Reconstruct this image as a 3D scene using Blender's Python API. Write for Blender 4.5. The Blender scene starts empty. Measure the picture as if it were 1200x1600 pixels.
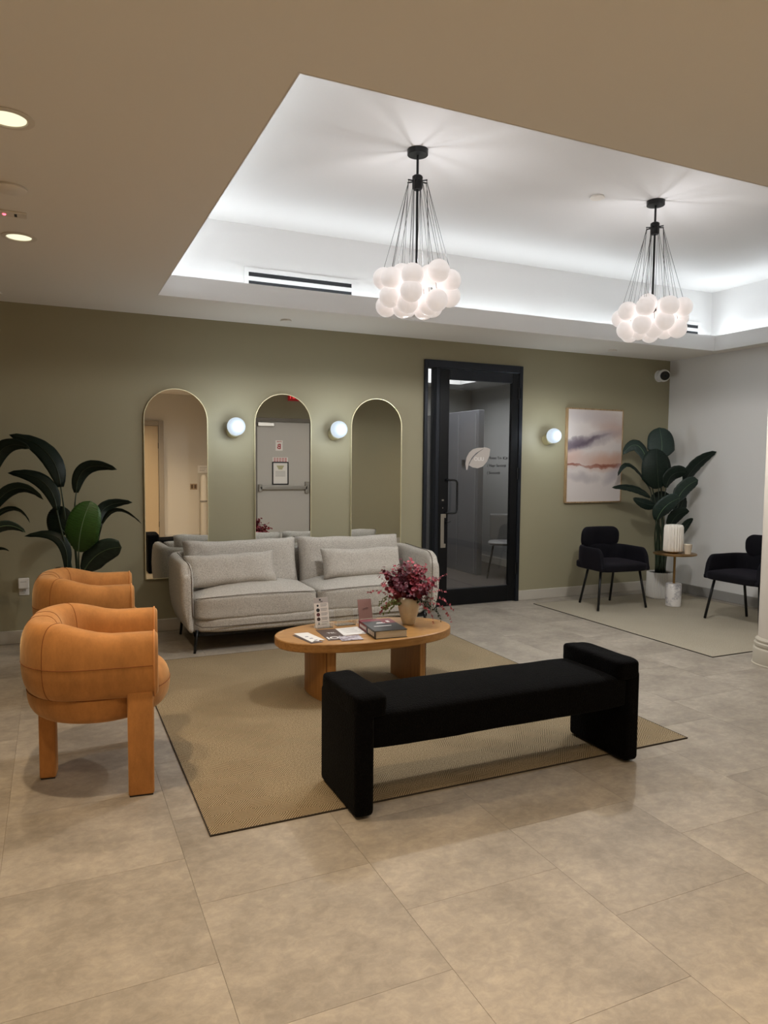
import bpy, bmesh, math, random
from mathutils import Vector, Matrix, noise
C = bpy.context.scene.collection
PI = math.pi
R = math.radians
random.seed(7)

# ------------------------------------------------------------------ camera
cam_d = bpy.data.cameras.new('camera'); cam = bpy.data.objects.new('camera', cam_d); C.objects.link(cam)
cam_d.sensor_fit = 'VERTICAL'; cam_d.sensor_height = 36.0
cam_d.lens = 36.0 * 1126.53 / 1600.0
cam_d.clip_start = 0.02; cam_d.clip_end = 100
yaw, pitch, roll = 0.4306, 0.0682, 0.0088
fw = Vector((math.sin(yaw) * math.cos(pitch), math.cos(yaw) * math.cos(pitch), -math.sin(pitch)))
rt = Vector((math.cos(yaw), -math.sin(yaw), 0)); up = rt.cross(fw)
r2 = math.cos(roll) * rt + math.sin(roll) * up; u2 = -math.sin(roll) * rt + math.cos(roll) * up
M = Matrix((r2, u2, -fw)).transposed().to_4x4(); M.translation = Vector((0, 0, 1.45))
cam.matrix_world = M
bpy.context.scene.camera = cam

# ------------------------------------------------------------------ world + exposure
sc = bpy.context.scene
w = bpy.data.worlds.new('world'); sc.world = w; w.use_nodes = True
w.node_tree.nodes['Background'].inputs[0].default_value = (0.5, 0.52, 0.55, 1)
w.node_tree.nodes['Background'].inputs[1].default_value = 0.03
vs = sc.view_settings
vs.view_transform = 'Standard'; vs.look = 'None'; vs.gamma = 1.0; vs.use_curve_mapping = False
vs.exposure = 0.0

# ------------------------------------------------------------------ light levels
DOWN_W = 66.0          # recessed downlights and added fill spots (warm)
DOWN_C = (1.0, 0.78, 0.53)
CHAND_UP = 12.0
COVE_UP = 0.05         # share of the second, upward row
CHAND_W = 62.0         # light of each bubble chandelier (watts, downward)
COVE_W = 2.9          # watts per metre of cove strip
COVE_C = (0.86, 0.94, 1.0)
SCONCE_E = 6.5
BUBBLE_E = 0.44

H = 2.6536; D = 6.3056; XR = 6.5311; ZT = 3.315; XL = -3.2; YB = -1.0; YE = 0.9; XE = 2.9
TX0, TX1, TY0, TY1 = 0.717, 6.36, 2.221, 5.545      # ceiling opening

def area(name, loc, rot, sx, sy, watts, col, spread=None):
    l = bpy.data.lights.new(name, 'AREA'); l.shape = 'RECTANGLE'; l.size = sx; l.size_y = sy
    l.energy = watts; l.color = col
    if spread: l.spread = spread
    o = bpy.data.objects.new(name, l); C.objects.link(o); o.location = loc; o.rotation_euler = rot
    return o
# LED strips in the ceiling cove (lying on the ledge behind the lip, shining up)
for zc, tilt, k in ((H + 0.135, 1.1, 1.0), (H + 0.075, 0.1, COVE_UP)):
    for nm, loc, rx, ry, sx, sy in (('cove_light', ((TX0 + TX1) / 2, TY1 + 0.05, zc), tilt, 0, TX1 - TX0 + .2, .03),
                                    ('cove_light', ((TX0 + TX1) / 2, TY0 - 0.05, zc), -tilt, 0, TX1 - TX0 + .2, .03),
                                    ('cove_light', (TX1 + 0.05, (TY0 + TY1) / 2, zc), 0, -tilt, .03, TY1 - TY0 + .1),
                                    ('cove_light', (TX0 - 0.05, (TY0 + TY1) / 2, zc), 0, tilt, .03, TY1 - TY0 + .1)):
        area(nm, loc, (PI + rx, ry, 0), sx, sy, COVE_W * k * max(sx, sy), COVE_C)
# unseen spots: downlights near the camera, plus fill added for walls and ceiling
for x, y, k in ((-.12, 1.45, 1.2), (1.4, .75, 1.4), (2.5, .55, 1.4), (.9, -.3, 1.9), (-1.7, -.1, 1.2), (-1.7, 1.45, .6), (-1.7, 2.95, .12), (4.3, 1.6, .15), (5.95, 1.95, .65)):
    l = bpy.data.lights.new('downlight_or_fill', 'SPOT'); l.energy = DOWN_W * k; l.color = DOWN_C; l.spot_size = R(118); l.spot_blend = .9; l.shadow_soft_size = .045
    o = bpy.data.objects.new('downlight_or_fill', l); C.objects.link(o); o.location = (x, y, H - .015)
# light of the corridor behind the glass door
area('corridor_light', (4.8, 8.2, 2.95), (0, 0, 0), 1.4, 2.0, 110, (0.93, 0.96, 1.0))

# ------------------------------------------------------------------ materials
MATS = {}
def lin(c):
    c = c / 255.0
    return c / 12.92 if c <= 0.04045 else ((c + 0.055) / 1.055) ** 2.4
def srgb(r, g, b): return (lin(r), lin(g), lin(b), 1)
def mat(name, col, rough=0.6, metal=0.0, **k):
    """principled material; var = colour noise amount, vscale its scale; bump, bscale; emit"""
    if name in MATS: return MATS[name]
    m = bpy.data.materials.new(name); m.use_nodes = True; nt = m.node_tree
    b = nt.nodes['Principled BSDF']; col = srgb(*col) if len(col) == 3 else col
    b.inputs['Base Color'].default_value = col; b.inputs['Roughness'].default_value = rough
    b.inputs['Metallic'].default_value = metal
    b.inputs['Specular IOR Level'].default_value = k.get('spec', 0.5)
    if 'sheen' in k:
        b.inputs['Sheen Weight'].default_value = k['sheen']; b.inputs['Sheen Roughness'].default_value = 0.4
        b.inputs['Sheen Tint'].default_value = k.get('sheen_col', col)
    if 'emit' in k:
        b.inputs['Emission Color'].default_value = k.get('ecol', col); b.inputs['Emission Strength'].default_value = k['emit']
    def coords(sx=(1, 1, 1)):
        t = nt.nodes.new('ShaderNodeTexCoord'); mp = nt.nodes.new('ShaderNodeMapping')
        mp.inputs['Scale'].default_value = sx
        nt.links.new(t.outputs['Object'], mp.inputs[0]); return mp.outputs[0]
    if 'var' in k:
        n = nt.nodes.new('ShaderNodeTexNoise'); n.inputs['Scale'].default_value = k.get('vscale', 8)
        n.inputs['Detail'].default_value = k.get('vdetail', 6); n.inputs['Roughness'].default_value = k.get('vrough', .6)
        nt.links.new(coords(k.get('vstretch', (1, 1, 1))), n.inputs['Vector'])
        rp = nt.nodes.new('ShaderNodeValToRGB')
        c2 = srgb(*k['col2']) if 'col2' in k else tuple(max(0, x * (1 - k['var'])) for x in col[:3]) + (1,)
        rp.color_ramp.elements[0].color = c2; rp.color_ramp.elements[1].color = col
        rp.color_ramp.elements[0].position = k.get('r0', .35); rp.color_ramp.elements[1].position = k.get('r1', .65)
        nt.links.new(n.outputs['Fac'], rp.inputs[0]); nt.links.new(rp.outputs[0], b.inputs['Base Color'])
    if 'bump' in k:
        n = nt.nodes.new('ShaderNodeTexNoise'); n.inputs['Scale'].default_value = k.get('bscale', 200)
        n.inputs['Detail'].default_value = 3
        nt.links.new(coords(k.get('bstretch', (1, 1, 1))), n.inputs['Vector'])
        bp = nt.nodes.new('ShaderNodeBump'); bp.inputs['Strength'].default_value = k['bump']; bp.inputs['Distance'].default_value = k.get('bdist', .002)
        nt.links.new(n.outputs['Fac'], bp.inputs['Height']); nt.links.new(bp.outputs[0], b.inputs['Normal'])
    MATS[name] = m; return m

olive = mat('olive_paint', (153, 147, 121), .55, bump=.08, bscale=300, bdist=.001)
greyw = mat('pale_grey_paint', (226, 225, 223), .6, bump=.08, bscale=300, bdist=.001)
beige = mat('cream_paint', (212, 204, 190), .6)
ceilm = mat('ceiling_paint', (240, 236, 229), .7)
traym = mat('white_ceiling_paint', (232, 231, 230), .7)
skirt = mat('skirting_paint', (190, 184, 172), .5)
skirt_g = mat('grey_skirting_paint', (152, 150, 146), .5)
corr = mat('corridor_paint', (168, 167, 164), .6)
corr_d = mat('corridor_panel', (105, 105, 108), .5)
blackm = mat('black_metal', (22, 23, 25), .42, .3)
frame_m = mat('charcoal_aluminium', (34, 38, 46), .4, .5)
leaf_frame = mat('black_aluminium', (14, 16, 20), .38, .5)
steel = mat('brushed_steel', (176, 172, 164), .35, .9)
brass = mat('champagne_metal', (222, 216, 184), .35, .7)
brass_d = mat('aged_brass', (150, 118, 74), .35, .85)
white_p = mat('white_plastic', (232, 231, 228), .45)
black_p = mat('black_plastic', (12, 12, 14), .3)
paper = mat('white_paper', (236, 232, 226), .7)
grout = mat('floor_joint', (138, 126, 109), .8)
slot_m = mat('slot_shadow_metal', (30, 32, 36), .6)

def tile_mat():
    m = bpy.data.materials.new('stone_look_tile'); m.use_nodes = True; nt = m.node_tree; b = nt.nodes['Principled BSDF']
    g = nt.nodes.new('ShaderNodeNewGeometry'); oi = nt.nodes.new('ShaderNodeObjectInfo')
    add = nt.nodes.new('ShaderNodeVectorMath'); add.operation = 'MULTIPLY_ADD'
    nt.links.new(oi.outputs['Random'], add.inputs[0]); add.inputs[1].default_value = (9, 5, 3); nt.links.new(g.outputs['Position'], add.inputs[2])
    n1 = nt.nodes.new('ShaderNodeTexNoise'); n1.inputs['Scale'].default_value = 2.6; n1.inputs['Detail'].default_value = 9; n1.inputs['Roughness'].default_value = .68
    n2 = nt.nodes.new('ShaderNodeTexNoise'); n2.inputs['Scale'].default_value = 24; n2.inputs['Detail'].default_value = 9; n2.inputs['Roughness'].default_value = .72; n2.inputs['Distortion'].default_value = .5
    mp = nt.nodes.new('ShaderNodeMapping'); mp.inputs['Scale'].default_value = (.85, 1.15, 1)
    nt.links.new(add.outputs[0], mp.inputs[0])
    nt.links.new(add.outputs[0], n1.inputs['Vector']); nt.links.new(mp.outputs[0], n2.inputs['Vector'])
    rp = nt.nodes.new('ShaderNodeValToRGB'); rp.color_ramp.elements[0].position = .3; rp.color_ramp.elements[1].position = .72
    rp.color_ramp.elements[0].color = srgb(128, 120, 109); rp.color_ramp.elements[1].color = srgb(170, 161, 148)
    nt.links.new(n1.outputs['Fac'], rp.inputs[0])
    rp2 = nt.nodes.new('ShaderNodeValToRGB'); rp2.color_ramp.elements[0].position = .42; rp2.color_ramp.elements[1].position = .7
    rp2.color_ramp.elements[0].color = (1, 1, 1, 1); rp2.color_ramp.elements[1].color = (1.3, 1.28, 1.25, 1)
    nt.links.new(n2.outputs['Fac'], rp2.inputs[0])
    mx = nt.nodes.new('ShaderNodeMixRGB'); mx.blend_type = 'MULTIPLY'; mx.inputs[0].default_value = 1.0
    nt.links.new(rp.outputs[0], mx.inputs[1]); nt.links.new(rp2.outputs[0], mx.inputs[2])
    hs = nt.nodes.new('ShaderNodeHueSaturation'); mr = nt.nodes.new('ShaderNodeMapRange')
    mr.inputs['To Min'].default_value = .985; mr.inputs['To Max'].default_value = 1.015
    nt.links.new(oi.outputs['Random'], mr.inputs[0]); nt.links.new(mr.outputs[0], hs.inputs['Value']); nt.links.new(mx.outputs[0], hs.inputs['Color'])
    nt.links.new(hs.outputs[0], b.inputs['Base Color']); b.inputs['Roughness'].default_value = .5
    b.inputs['Specular IOR Level'].default_value = .35
    return m
tilem = tile_mat()

def rug_mat(name, c1, c2, block):
    m = bpy.data.materials.new(name); m.use_nodes = True; nt = m.node_tree; b = nt.nodes['Principled BSDF']
    tc = nt.nodes.new('ShaderNodeTexCoord'); o = tc.outputs['Object']
    def wave(rot, sc):
        mp = nt.nodes.new('ShaderNodeMapping'); mp.inputs['Rotation'].default_value = (0, 0, rot); nt.links.new(o, mp.inputs[0])
        wv = nt.nodes.new('ShaderNodeTexWave'); wv.inputs['Scale'].default_value = sc; wv.inputs['Distortion'].default_value = .6; wv.inputs['Detail'].default_value = 1
        wv.inputs['Detail Scale'].default_value = 6
        nt.links.new(mp.outputs[0], wv.inputs['Vector']); return wv.outputs['Fac']
    def checker(s):
        ch = nt.nodes.new('ShaderNodeTexChecker'); ch.inputs['Scale'].default_value = s
        ch.inputs['Color1'].default_value = (0, 0, 0, 1); ch.inputs['Color2'].default_value = (1, 1, 1, 1)
        mp = nt.nodes.new('ShaderNodeMapping'); mp.inputs['Location'].default_value = (.03, .05, .5); nt.links.new(o, mp.inputs[0])
        nt.links.new(mp.outputs[0], ch.inputs['Vector']); return ch.outputs['Color']
    def mix(f, a, c):
        x = nt.nodes.new('ShaderNodeMixRGB'); nt.links.new(f, x.inputs[0])
        for i, v in ((1, a), (2, c)):
            if isinstance(v, tuple): x.inputs[i].default_value = v
            else: nt.links.new(v, x.inputs[i])
        return x.outputs[0]
    nz = nt.nodes.new('ShaderNodeTexNoise'); nz.inputs['Scale'].default_value = 160; nz.inputs['Detail'].default_value = 3; nt.links.new(o, nz.inputs['Vector'])
    if block:
        hatch = mix(checker(1 / .085), wave(R(38), 34), wave(R(-52), 34))
        plain = nz.outputs['Fac']
        nb = nt.nodes.new('ShaderNodeTexNoise'); nb.inputs['Scale'].default_value = 2.4; nb.inputs['Detail'].default_value = 1; nt.links.new(o, nb.inputs['Vector'])
        mk = nt.nodes.new('ShaderNodeMapRange'); mk.inputs[1].default_value = .42; mk.inputs[2].default_value = .56; mk.inputs[3].default_value = .1; mk.inputs[4].default_value = .8; nt.links.new(nb.outputs['Fac'], mk.inputs[0])
        h = mix(mk.outputs[0], plain, hatch)
    else: h = nz.outputs['Fac']
    rp = nt.nodes.new('ShaderNodeValToRGB'); rp.color_ramp.elements[0].color = srgb(*c2); rp.color_ramp.elements[1].color = srgb(*c1)
    rp.color_ramp.elements[0].position = .28; rp.color_ramp.elements[1].position = .66
    nt.links.new(h, rp.inputs[0])
    n3 = nt.nodes.new('ShaderNodeTexNoise'); n3.inputs['Scale'].default_value = 3.0; nt.links.new(o, n3.inputs['Vector'])
    rp3 = nt.nodes.new('ShaderNodeValToRGB'); rp3.color_ramp.elements[0].color = (.84, .84, .84, 1); rp3.color_ramp.elements[1].color = (1, 1, 1, 1)
    nt.links.new(n3.outputs['Fac'], rp3.inputs[0])
    mm = nt.nodes.new('ShaderNodeMixRGB'); mm.blend_type = 'MULTIPLY'; mm.inputs[0].default_value = 1
    nt.links.new(rp.outputs[0], mm.inputs[1]); nt.links.new(rp3.outputs[0], mm.inputs[2]); nt.links.new(mm.outputs[0], b.inputs['Base Color'])
    bp = nt.nodes.new('ShaderNodeBump'); bp.inputs['Strength'].default_value = .6; bp.inputs['Distance'].default_value = .003
    nt.links.new(h, bp.inputs['Height']); nt.links.new(bp.outputs[0], b.inputs['Normal'])
    b.inputs['Roughness'].default_value = .95; b.inputs['Specular IOR Level'].default_value = .1
    return m
rugm = rug_mat('woven_jute', (172, 155, 126), (100, 85, 62), True)
rugm2 = rug_mat('woven_wool', (186, 177, 160), (146, 137, 118), False)
rug_edge = mat('rug_binding', (48, 40, 30), .9)

velvet = mat('orange_velvet', (200, 138, 78), .75, var=.38, vscale=11, vdetail=10, vrough=.75, vstretch=(1, 1, .45), r0=.3, r1=.7, sheen=.5, sheen_col=(1, .75, .45, 1), bump=.25, bscale=420, bdist=.001, spec=.2)
velvet_t = mat('orange_piping', (205, 142, 84), .8)
seam_m = mat('orange_seam', (134, 78, 36), .9)
tweed = mat('grey_tweed', (208, 202, 193), .92, col2=(150, 143, 133), var=.3, vscale=170, vdetail=4, vrough=.8, r0=.36, r1=.6, bump=.5, bscale=260, bdist=.002, spec=.15)
tweed_s = mat('tweed_piping', (104, 94, 82), .95)
boucle = mat('black_boucle', (10, 10, 11), .95, var=.5, vscale=140, bump=1.0, bscale=150, bdist=.006, spec=.06, sheen=.04, sheen_col=(.5, .5, .5, 1))
blackv = mat('black_velvet', (15, 14, 20), .8, sheen=.12, sheen_col=(.35, .3, .42, 1), spec=.15)
oak = mat('oak', (192, 144, 84), .42, col2=(160, 114, 62), var=.3, vscale=5, vstretch=(1.2, 14, 14), vdetail=8, r0=.3, r1=.7, spec=.4)
oak_v = mat('oak_upright', (180, 132, 74), .45, col2=(150, 104, 54), var=.3, vscale=5, vstretch=(16, 16, 1.0), vdetail=8, r0=.3, r1=.7, spec=.4)
lt_oak = mat('light_oak', (178, 150, 112), .5, col2=(140, 112, 78), var=.2, vscale=8, vstretch=(8, 8, 1))
leaf_d = mat('dark_leaf', (15, 32, 24), .5, var=.35, vscale=30, vstretch=(1, 1, 3), spec=.28)
leaf_m = mat('grey_green_leaf', (36, 54, 48), .5, var=.3, vscale=30, vstretch=(1, 1, 3), spec=.4)
leaf_l = mat('bright_leaf', (44, 82, 30), .45, var=.3, vscale=30, vstretch=(1, 1, 4), spec=.4)
rib_m = mat('leaf_rib', (88, 112, 82), .5)
stem_m = mat('plant_stem', (34, 48, 30), .5)
soil = mat('potting_soil', (46, 32, 24), .95, bump=1, bscale=60, bdist=.01)
ceramic = mat('cream_ceramic', (222, 214, 196), .4)
potm = mat('white_ribbed_pot', (214, 211, 205), .55)
vase_m = mat('cream_vase', (242, 232, 208), .5, var=.15, vscale=12)
mirror_m = mat('mirror_silver', (0.90, 0.90, 0.88, 1), 0.0, 1.0)
flower_a = mat('crimson_leaf', (140, 36, 52), .55); flower_b = mat('dusty_rose_leaf', (176, 84, 92), .55); flower_c = mat('wine_leaf', (92, 20, 38), .55)
fern_m = mat('fern_green', (120, 128, 70), .6); fern_d = mat('fern_dark', (38, 56, 34), .6)
twig = mat('brown_twig', (70, 34, 34), .7)
def glass_mat(name, tint, gloss, fac):
    m = bpy.data.materials.new(name); m.use_nodes = True; nt = m.node_tree
    for n in list(nt.nodes): nt.nodes.remove(n)
    o = nt.nodes.new('ShaderNodeOutputMaterial'); t = nt.nodes.new('ShaderNodeBsdfTransparent'); g = nt.nodes.new('ShaderNodeBsdfGlossy')
    t.inputs[0].default_value = tint; g.inputs['Roughness'].default_value = 0.0; g.inputs[0].default_value = gloss
    f = nt.nodes.new('ShaderNodeFresnel'); f.inputs[0].default_value = 1.45
    ml = nt.nodes.new('ShaderNodeMath'); ml.operation = 'MULTIPLY'; ml.inputs[1].default_value = fac; nt.links.new(f.outputs[0], ml.inputs[0])
    mx = nt.nodes.new('ShaderNodeMixShader'); nt.links.new(ml.outputs[0], mx.inputs[0]); nt.links.new(t.outputs[0], mx.inputs[1]); nt.links.new(g.outputs[0], mx.inputs[2])
    nt.links.new(mx.outputs[0], o.inputs[0]); return m
pane_m = glass_mat('tinted_door_glass', (.80, .80, .80, 1), (1, 1, 1, 1), 1.0)
acryl = glass_mat('clear_acrylic', (.93, .93, .92, 1), (1, 1, 1, 1), 1.6)

# ------------------------------------------------------------------ mesh helpers
def link(name, me, m=None, parent=None, smooth=False, loc=None, rotz=0):
    o = bpy.data.objects.new(name, me); C.objects.link(o)
    if m is not None and not me.materials: me.materials.append(m)
    if parent: o.parent = parent
    if loc: o.location = loc
    if rotz: o.rotation_euler = (0, 0, rotz)
    if smooth:
        for p in me.polygons: p.use_smooth = True
    return o
def obj(name, bm, m, parent=None, smooth=False, loc=None, rotz=0, angle=None):
    bmesh.ops.recalc_face_normals(bm, faces=bm.faces[:])
    if angle:
        for f in bm.faces: f.smooth = True
        for e in bm.edges:
            if len(e.link_faces) == 2 and e.calc_face_angle(0) > R(angle): e.smooth = False
        smooth = False
    me = bpy.data.meshes.new(name); bm.to_mesh(me); bm.free()
    return link(name, me, m, parent, smooth, loc, rotz)
def struct(name, bm, m, parent=None, **k):
    o = obj(name, bm, m, parent, **k)
    if not parent: o['kind'] = 'structure'
    return o
def thing(name, label, cat, loc=(0, 0, 0), rotz=0, group=None):
    o = bpy.data.objects.new(name, None); C.objects.link(o); o.empty_display_size = .1
    o.location = loc; o.rotation_euler = (0, 0, rotz); o['label'] = label; o['category'] = cat
    if group: o['group'] = group
    return o
def tag(o, label, cat, group=None):
    o['label'] = label; o['category'] = cat
    if group: o['group'] = group
    return o
def dup(root, loc, rotz, label):
    r = root.copy(); C.objects.link(r); r.location = loc; r.rotation_euler = (0, 0, rotz); r['label'] = label
    for ch in list(root.children):
        c = ch.copy(); C.objects.link(c); c.parent = r
        for g in list(ch.children):
            d = g.copy(); C.objects.link(d); d.parent = c
    return r
def B(): return bmesh.new()
def box(bm, x0, x1, y0, y1, z0, z1, bev=0, seg=2):
    vs = [bm.verts.new((x, y, z)) for z in (z0, z1) for y in (y0, y1) for x in (x0, x1)]
    fs = [bm.faces.new([vs[i] for i in f]) for f in ((0, 2, 3, 1), (4, 5, 7, 6), (0, 1, 5, 4), (2, 6, 7, 3), (0, 4, 6, 2), (1, 3, 7, 5))]
    if bev:
        es = list({e for f in fs for e in f.edges})
        bmesh.ops.bevel(bm, geom=es, offset=bev, segments=seg, profile=.5, affect='EDGES')
    return bm
def tube(bm, pts, r, seg=10, cap=True):
    pts = [Vector(p) for p in pts]; n = len(pts); rs = r if isinstance(r, (list, tuple)) else [r] * n
    t0 = (pts[1] - pts[0]).normalized(); a = t0.orthogonal().normalized(); rings = []
    for i, p in enumerate(pts):
        t = (pts[min(i + 1, n - 1)] - pts[max(i - 1, 0)]).normalized()
        a = (a - t * a.dot(t)); a = a.normalized() if a.length > 1e-6 else t.orthogonal().normalized(); b = t.cross(a)
        rings.append([bm.verts.new(p + (a * math.cos(2 * PI * k / seg) + b * math.sin(2 * PI * k / seg)) * rs[i]) for k in range(seg)])
    for i in range(n - 1):
        for k in range(seg):
            bm.faces.new((rings[i][k], rings[i][(k + 1) % seg], rings[i + 1][(k + 1) % seg], rings[i + 1][k]))
    if cap:
        bm.faces.new(rings[0][::-1]); bm.faces.new(rings[-1])
    return bm
def ring_tube(bm, pts, r, seg=6):
    """closed loop tube"""
    pts = [Vector(p) for p in pts]; n = len(pts); rings = []; a = None
    for i, p in enumerate(pts):
        t = (pts[(i + 1) % n] - pts[i - 1]).normalized()
        if a is None: a = t.orthogonal().normalized()
        a = (a - t * a.dot(t)).normalized(); b = t.cross(a)
        rings.append([bm.verts.new(p + (a * math.cos(2 * PI * k / seg) + b * math.sin(2 * PI * k / seg)) * r) for k in range(seg)])
    for i in range(n):
        for k in range(seg):
            bm.faces.new((rings[i][k], rings[i][(k + 1) % seg], rings[(i + 1) % n][(k + 1) % seg], rings[(i + 1) % n][k]))
    return bm
def lathe(bm, prof, seg=32, c=(0, 0), flute=0, nfl=0, oval=1.0):
    rings = []
    for r, z in prof:
        ring = []
        for k in range(seg):
            a = 2 * PI * k / seg; rr = r
            if flute and r > flute * 2: rr = r - flute * (0.5 - 0.5 * math.cos(a * nfl))
            ring.append(bm.verts.new((c[0] + rr * math.cos(a), c[1] + rr * math.sin(a) * oval, z)))
        rings.append(ring)
    for i in range(len(rings) - 1):
        for k in range(seg):
            bm.faces.new((rings[i][k], rings[i][(k + 1) % seg], rings[i + 1][(k + 1) % seg], rings[i + 1][k]))
    bm.faces.new(rings[0][::-1]); bm.faces.new(rings[-1])
    return bm
def blob(w, d, h, p=5.0, n=14, pillow=0, crown=0, wrinkle=0, seed=0, c=(0, 0, 0)):
    """soft rounded box (superquadric); pillow pinches the thickness (y) toward the rim of the x-z plane; crown lifts the top"""
    bm = bmesh.new(); bmesh.ops.create_cube(bm, size=2)
    bmesh.ops.subdivide_edges(bm, edges=bm.edges[:], cuts=n, use_grid_fill=True)
    for v in bm.verts:
        x, y, z = v.co; L = (abs(x) ** p + abs(y) ** p + abs(z) ** p) ** (1 / p); x, y, z = x / L, y / L, z / L
        if pillow:
            f = max(0.0, (1 - abs(x) ** 6) * (1 - abs(z) ** 6)) ** .5
            y *= (1 - pillow) + pillow * f
        X, Y, Z = x * w / 2, y * d / 2, z * h / 2
        if crown and z > 0: Z += crown * max(0, 1 - x * x) * max(0, 1 - y * y)
        if wrinkle:
            q = Vector((X * 7 + seed, Y * 7, Z * 9 + seed * 2)); nv = noise.noise(q) + .5 * noise.noise(q * 2.3)
            s = wrinkle * nv; X += x * s; Y += y * s * 1.2; Z += z * s
        v.co = (X + c[0], Y + c[1], Z + c[2])
    return bm
def cushion(w, h, d, e=4, q=.55, n=22, ear=.02, wrinkle=0, seed=0):
    """sewn pillow standing in x-z: two bulging faces meeting at a seam with pointed corners"""
    bm = bmesh.new(); G = {}
    for side in (-1, 1):
        for i in range(n + 1):
            for j in range(n + 1):
                u = -1 + 2 * i / n; v = -1 + 2 * j / n; u = math.sin(u * PI / 2) * .35 + u * .65; v = math.sin(v * PI / 2) * .35 + v * .65
                rim = i in (0, n) or j in (0, n)
                if rim and side == 1: G[side, i, j] = G[-1, i, j]; continue
                x = u * (w / 2) * (1 - ear * (1 - v * v) * .8); z = v * (h / 2) * (1 - ear * 1.6 * (1 - u * u))
                t = 0 if rim else d / 2 * (max(0, 1 - abs(u) ** e) * max(0, 1 - abs(v) ** e)) ** q
                if wrinkle and not rim:
                    nv = noise.noise(Vector((x * 9 + seed, z * 7, side + seed))) + .6 * noise.noise(Vector((x * 22 + seed, z * 16, seed)))
                    t += wrinkle * nv * (.25 + (1 - abs(v)) * .2 + abs(u) ** 3 * .7)
                z += 0 if not wrinkle else wrinkle * .9 * noise.noise(Vector((x * 6 + seed, 3.1, seed)))
                G[side, i, j] = bm.verts.new((x, side * t, z))
    for side in (-1, 1):
        for i in range(n):
            for j in range(n):
                f = (G[side, i, j], G[side, i + 1, j], G[side, i + 1, j + 1], G[side, i, j + 1]); bm.faces.new(f if side < 0 else f[::-1])
    return bm
def sweep(path, section, cap=0.03, capn=4, loop=True):
    """path: plan points; section(i,t)->[(outward offset, z)] closed; rounded ends"""
    bm = bmesh.new(); n = len(path); P = [Vector((a, b, 0)) for a, b in path]; rings = []
    L = [0]
    for i in range(1, n): L.append(L[-1] + (P[i] - P[i - 1]).length)
    def ring(i, adv=0.0, shrink=0.0):
        t = (P[min(i + 1, n - 1)] - P[max(i - 1, 0)]).normalized(); nrm = Vector((-t.y, t.x, 0))
        s = section(i, L[i] / L[-1]); os_ = [a for a, b in s]; zs = [b for a, b in s]
        oc, zc_ = (max(os_) + min(os_)) / 2, (max(zs) + min(zs)) / 2; ho, hz = (max(os_) - min(os_)) / 2, (max(zs) - min(zs)) / 2
        out = []
        for a, b in s:
            a2 = oc + (a - oc) * max(0, 1 - shrink * min(1.0, .85 * ho / cap) / ho); b2 = zc_ + (b - zc_) * max(0, 1 - shrink / hz)
            out.append(bm.verts.new(P[i] + t * adv + nrm * a2 + Vector((0, 0, b2))))
        return out
    for k in range(capn, 0, -1):
        a = PI / 2 * k / capn; rings.append(ring(0, -cap * math.sin(a), cap * (1 - math.cos(a))))
    for i in range(n): rings.append(ring(i))
    for k in range(1, capn + 1):
        a = PI / 2 * k / capn; rings.append(ring(n - 1, cap * math.sin(a), cap * (1 - math.cos(a))))
    m = len(rings[0])
    for i in range(len(rings) - 1):
        for k in range(m):
            bm.faces.new((rings[i][k], rings[i][(k + 1) % m], rings[i + 1][(k + 1) % m], rings[i + 1][k]))
    bm.faces.new(rings[0][::-1]); bm.faces.new(rings[-1])
    return bm
def u_path(hw, front, back, rad, n=8, m=6):
    """left front -> back -> right front; front at -y, back at +y"""
    pts = [(-hw, front + (back - rad - front) * i / m) for i in range(m)]
    for k in range(n + 1):
        a = PI - PI / 2 * k / n; pts.append((-hw + rad + rad * math.cos(a), back - rad + rad * math.sin(a)))
    w2 = hw - rad
    for i in range(1, m): pts.append((-w2 + 2 * w2 * i / m, back))
    for k in range(n + 1):
        a = PI / 2 - PI / 2 * k / n; pts.append((hw - rad + rad * math.cos(a), back - rad + rad * math.sin(a)))
    for i in range(m - 1, -1, -1): pts.append((hw, front + (back - rad - front) * i / m))
    return pts
def superloop(ho, hz, zc_, p=3.0, n=28, oc=0.0):
    out = []
    for k in range(n):
        a = 2 * PI * k / n; c, s = math.cos(a), math.sin(a)
        out.append((oc + ho * math.copysign(abs(c) ** (2 / p), c), zc_ + hz * math.copysign(abs(s) ** (2 / p), s)))
    return out
def text(name, s, size, m, parent, mtx, ext=.0004, align='CENTER'):
    cu = bpy.data.curves.new(name, 'FONT'); cu.body = s; cu.size = size; cu.extrude = ext; cu.offset = size * .02; cu.align_x = align; cu.align_y = 'CENTER'
    o = bpy.data.objects.new('tmp_text', cu); me = bpy.data.meshes.new_from_object(o); bpy.data.objects.remove(o); bpy.data.curves.remove(cu)
    me.name = name; me.transform(mtx); return link(name, me, m, parent)
def T(x, y, z, rx=0, ry=0, rz=0):
    return Matrix.Translation((x, y, z)) @ Matrix.Rotation(rz, 4, 'Z') @ Matrix.Rotation(ry, 4, 'Y') @ Matrix.Rotation(rx, 4, 'X')

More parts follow.
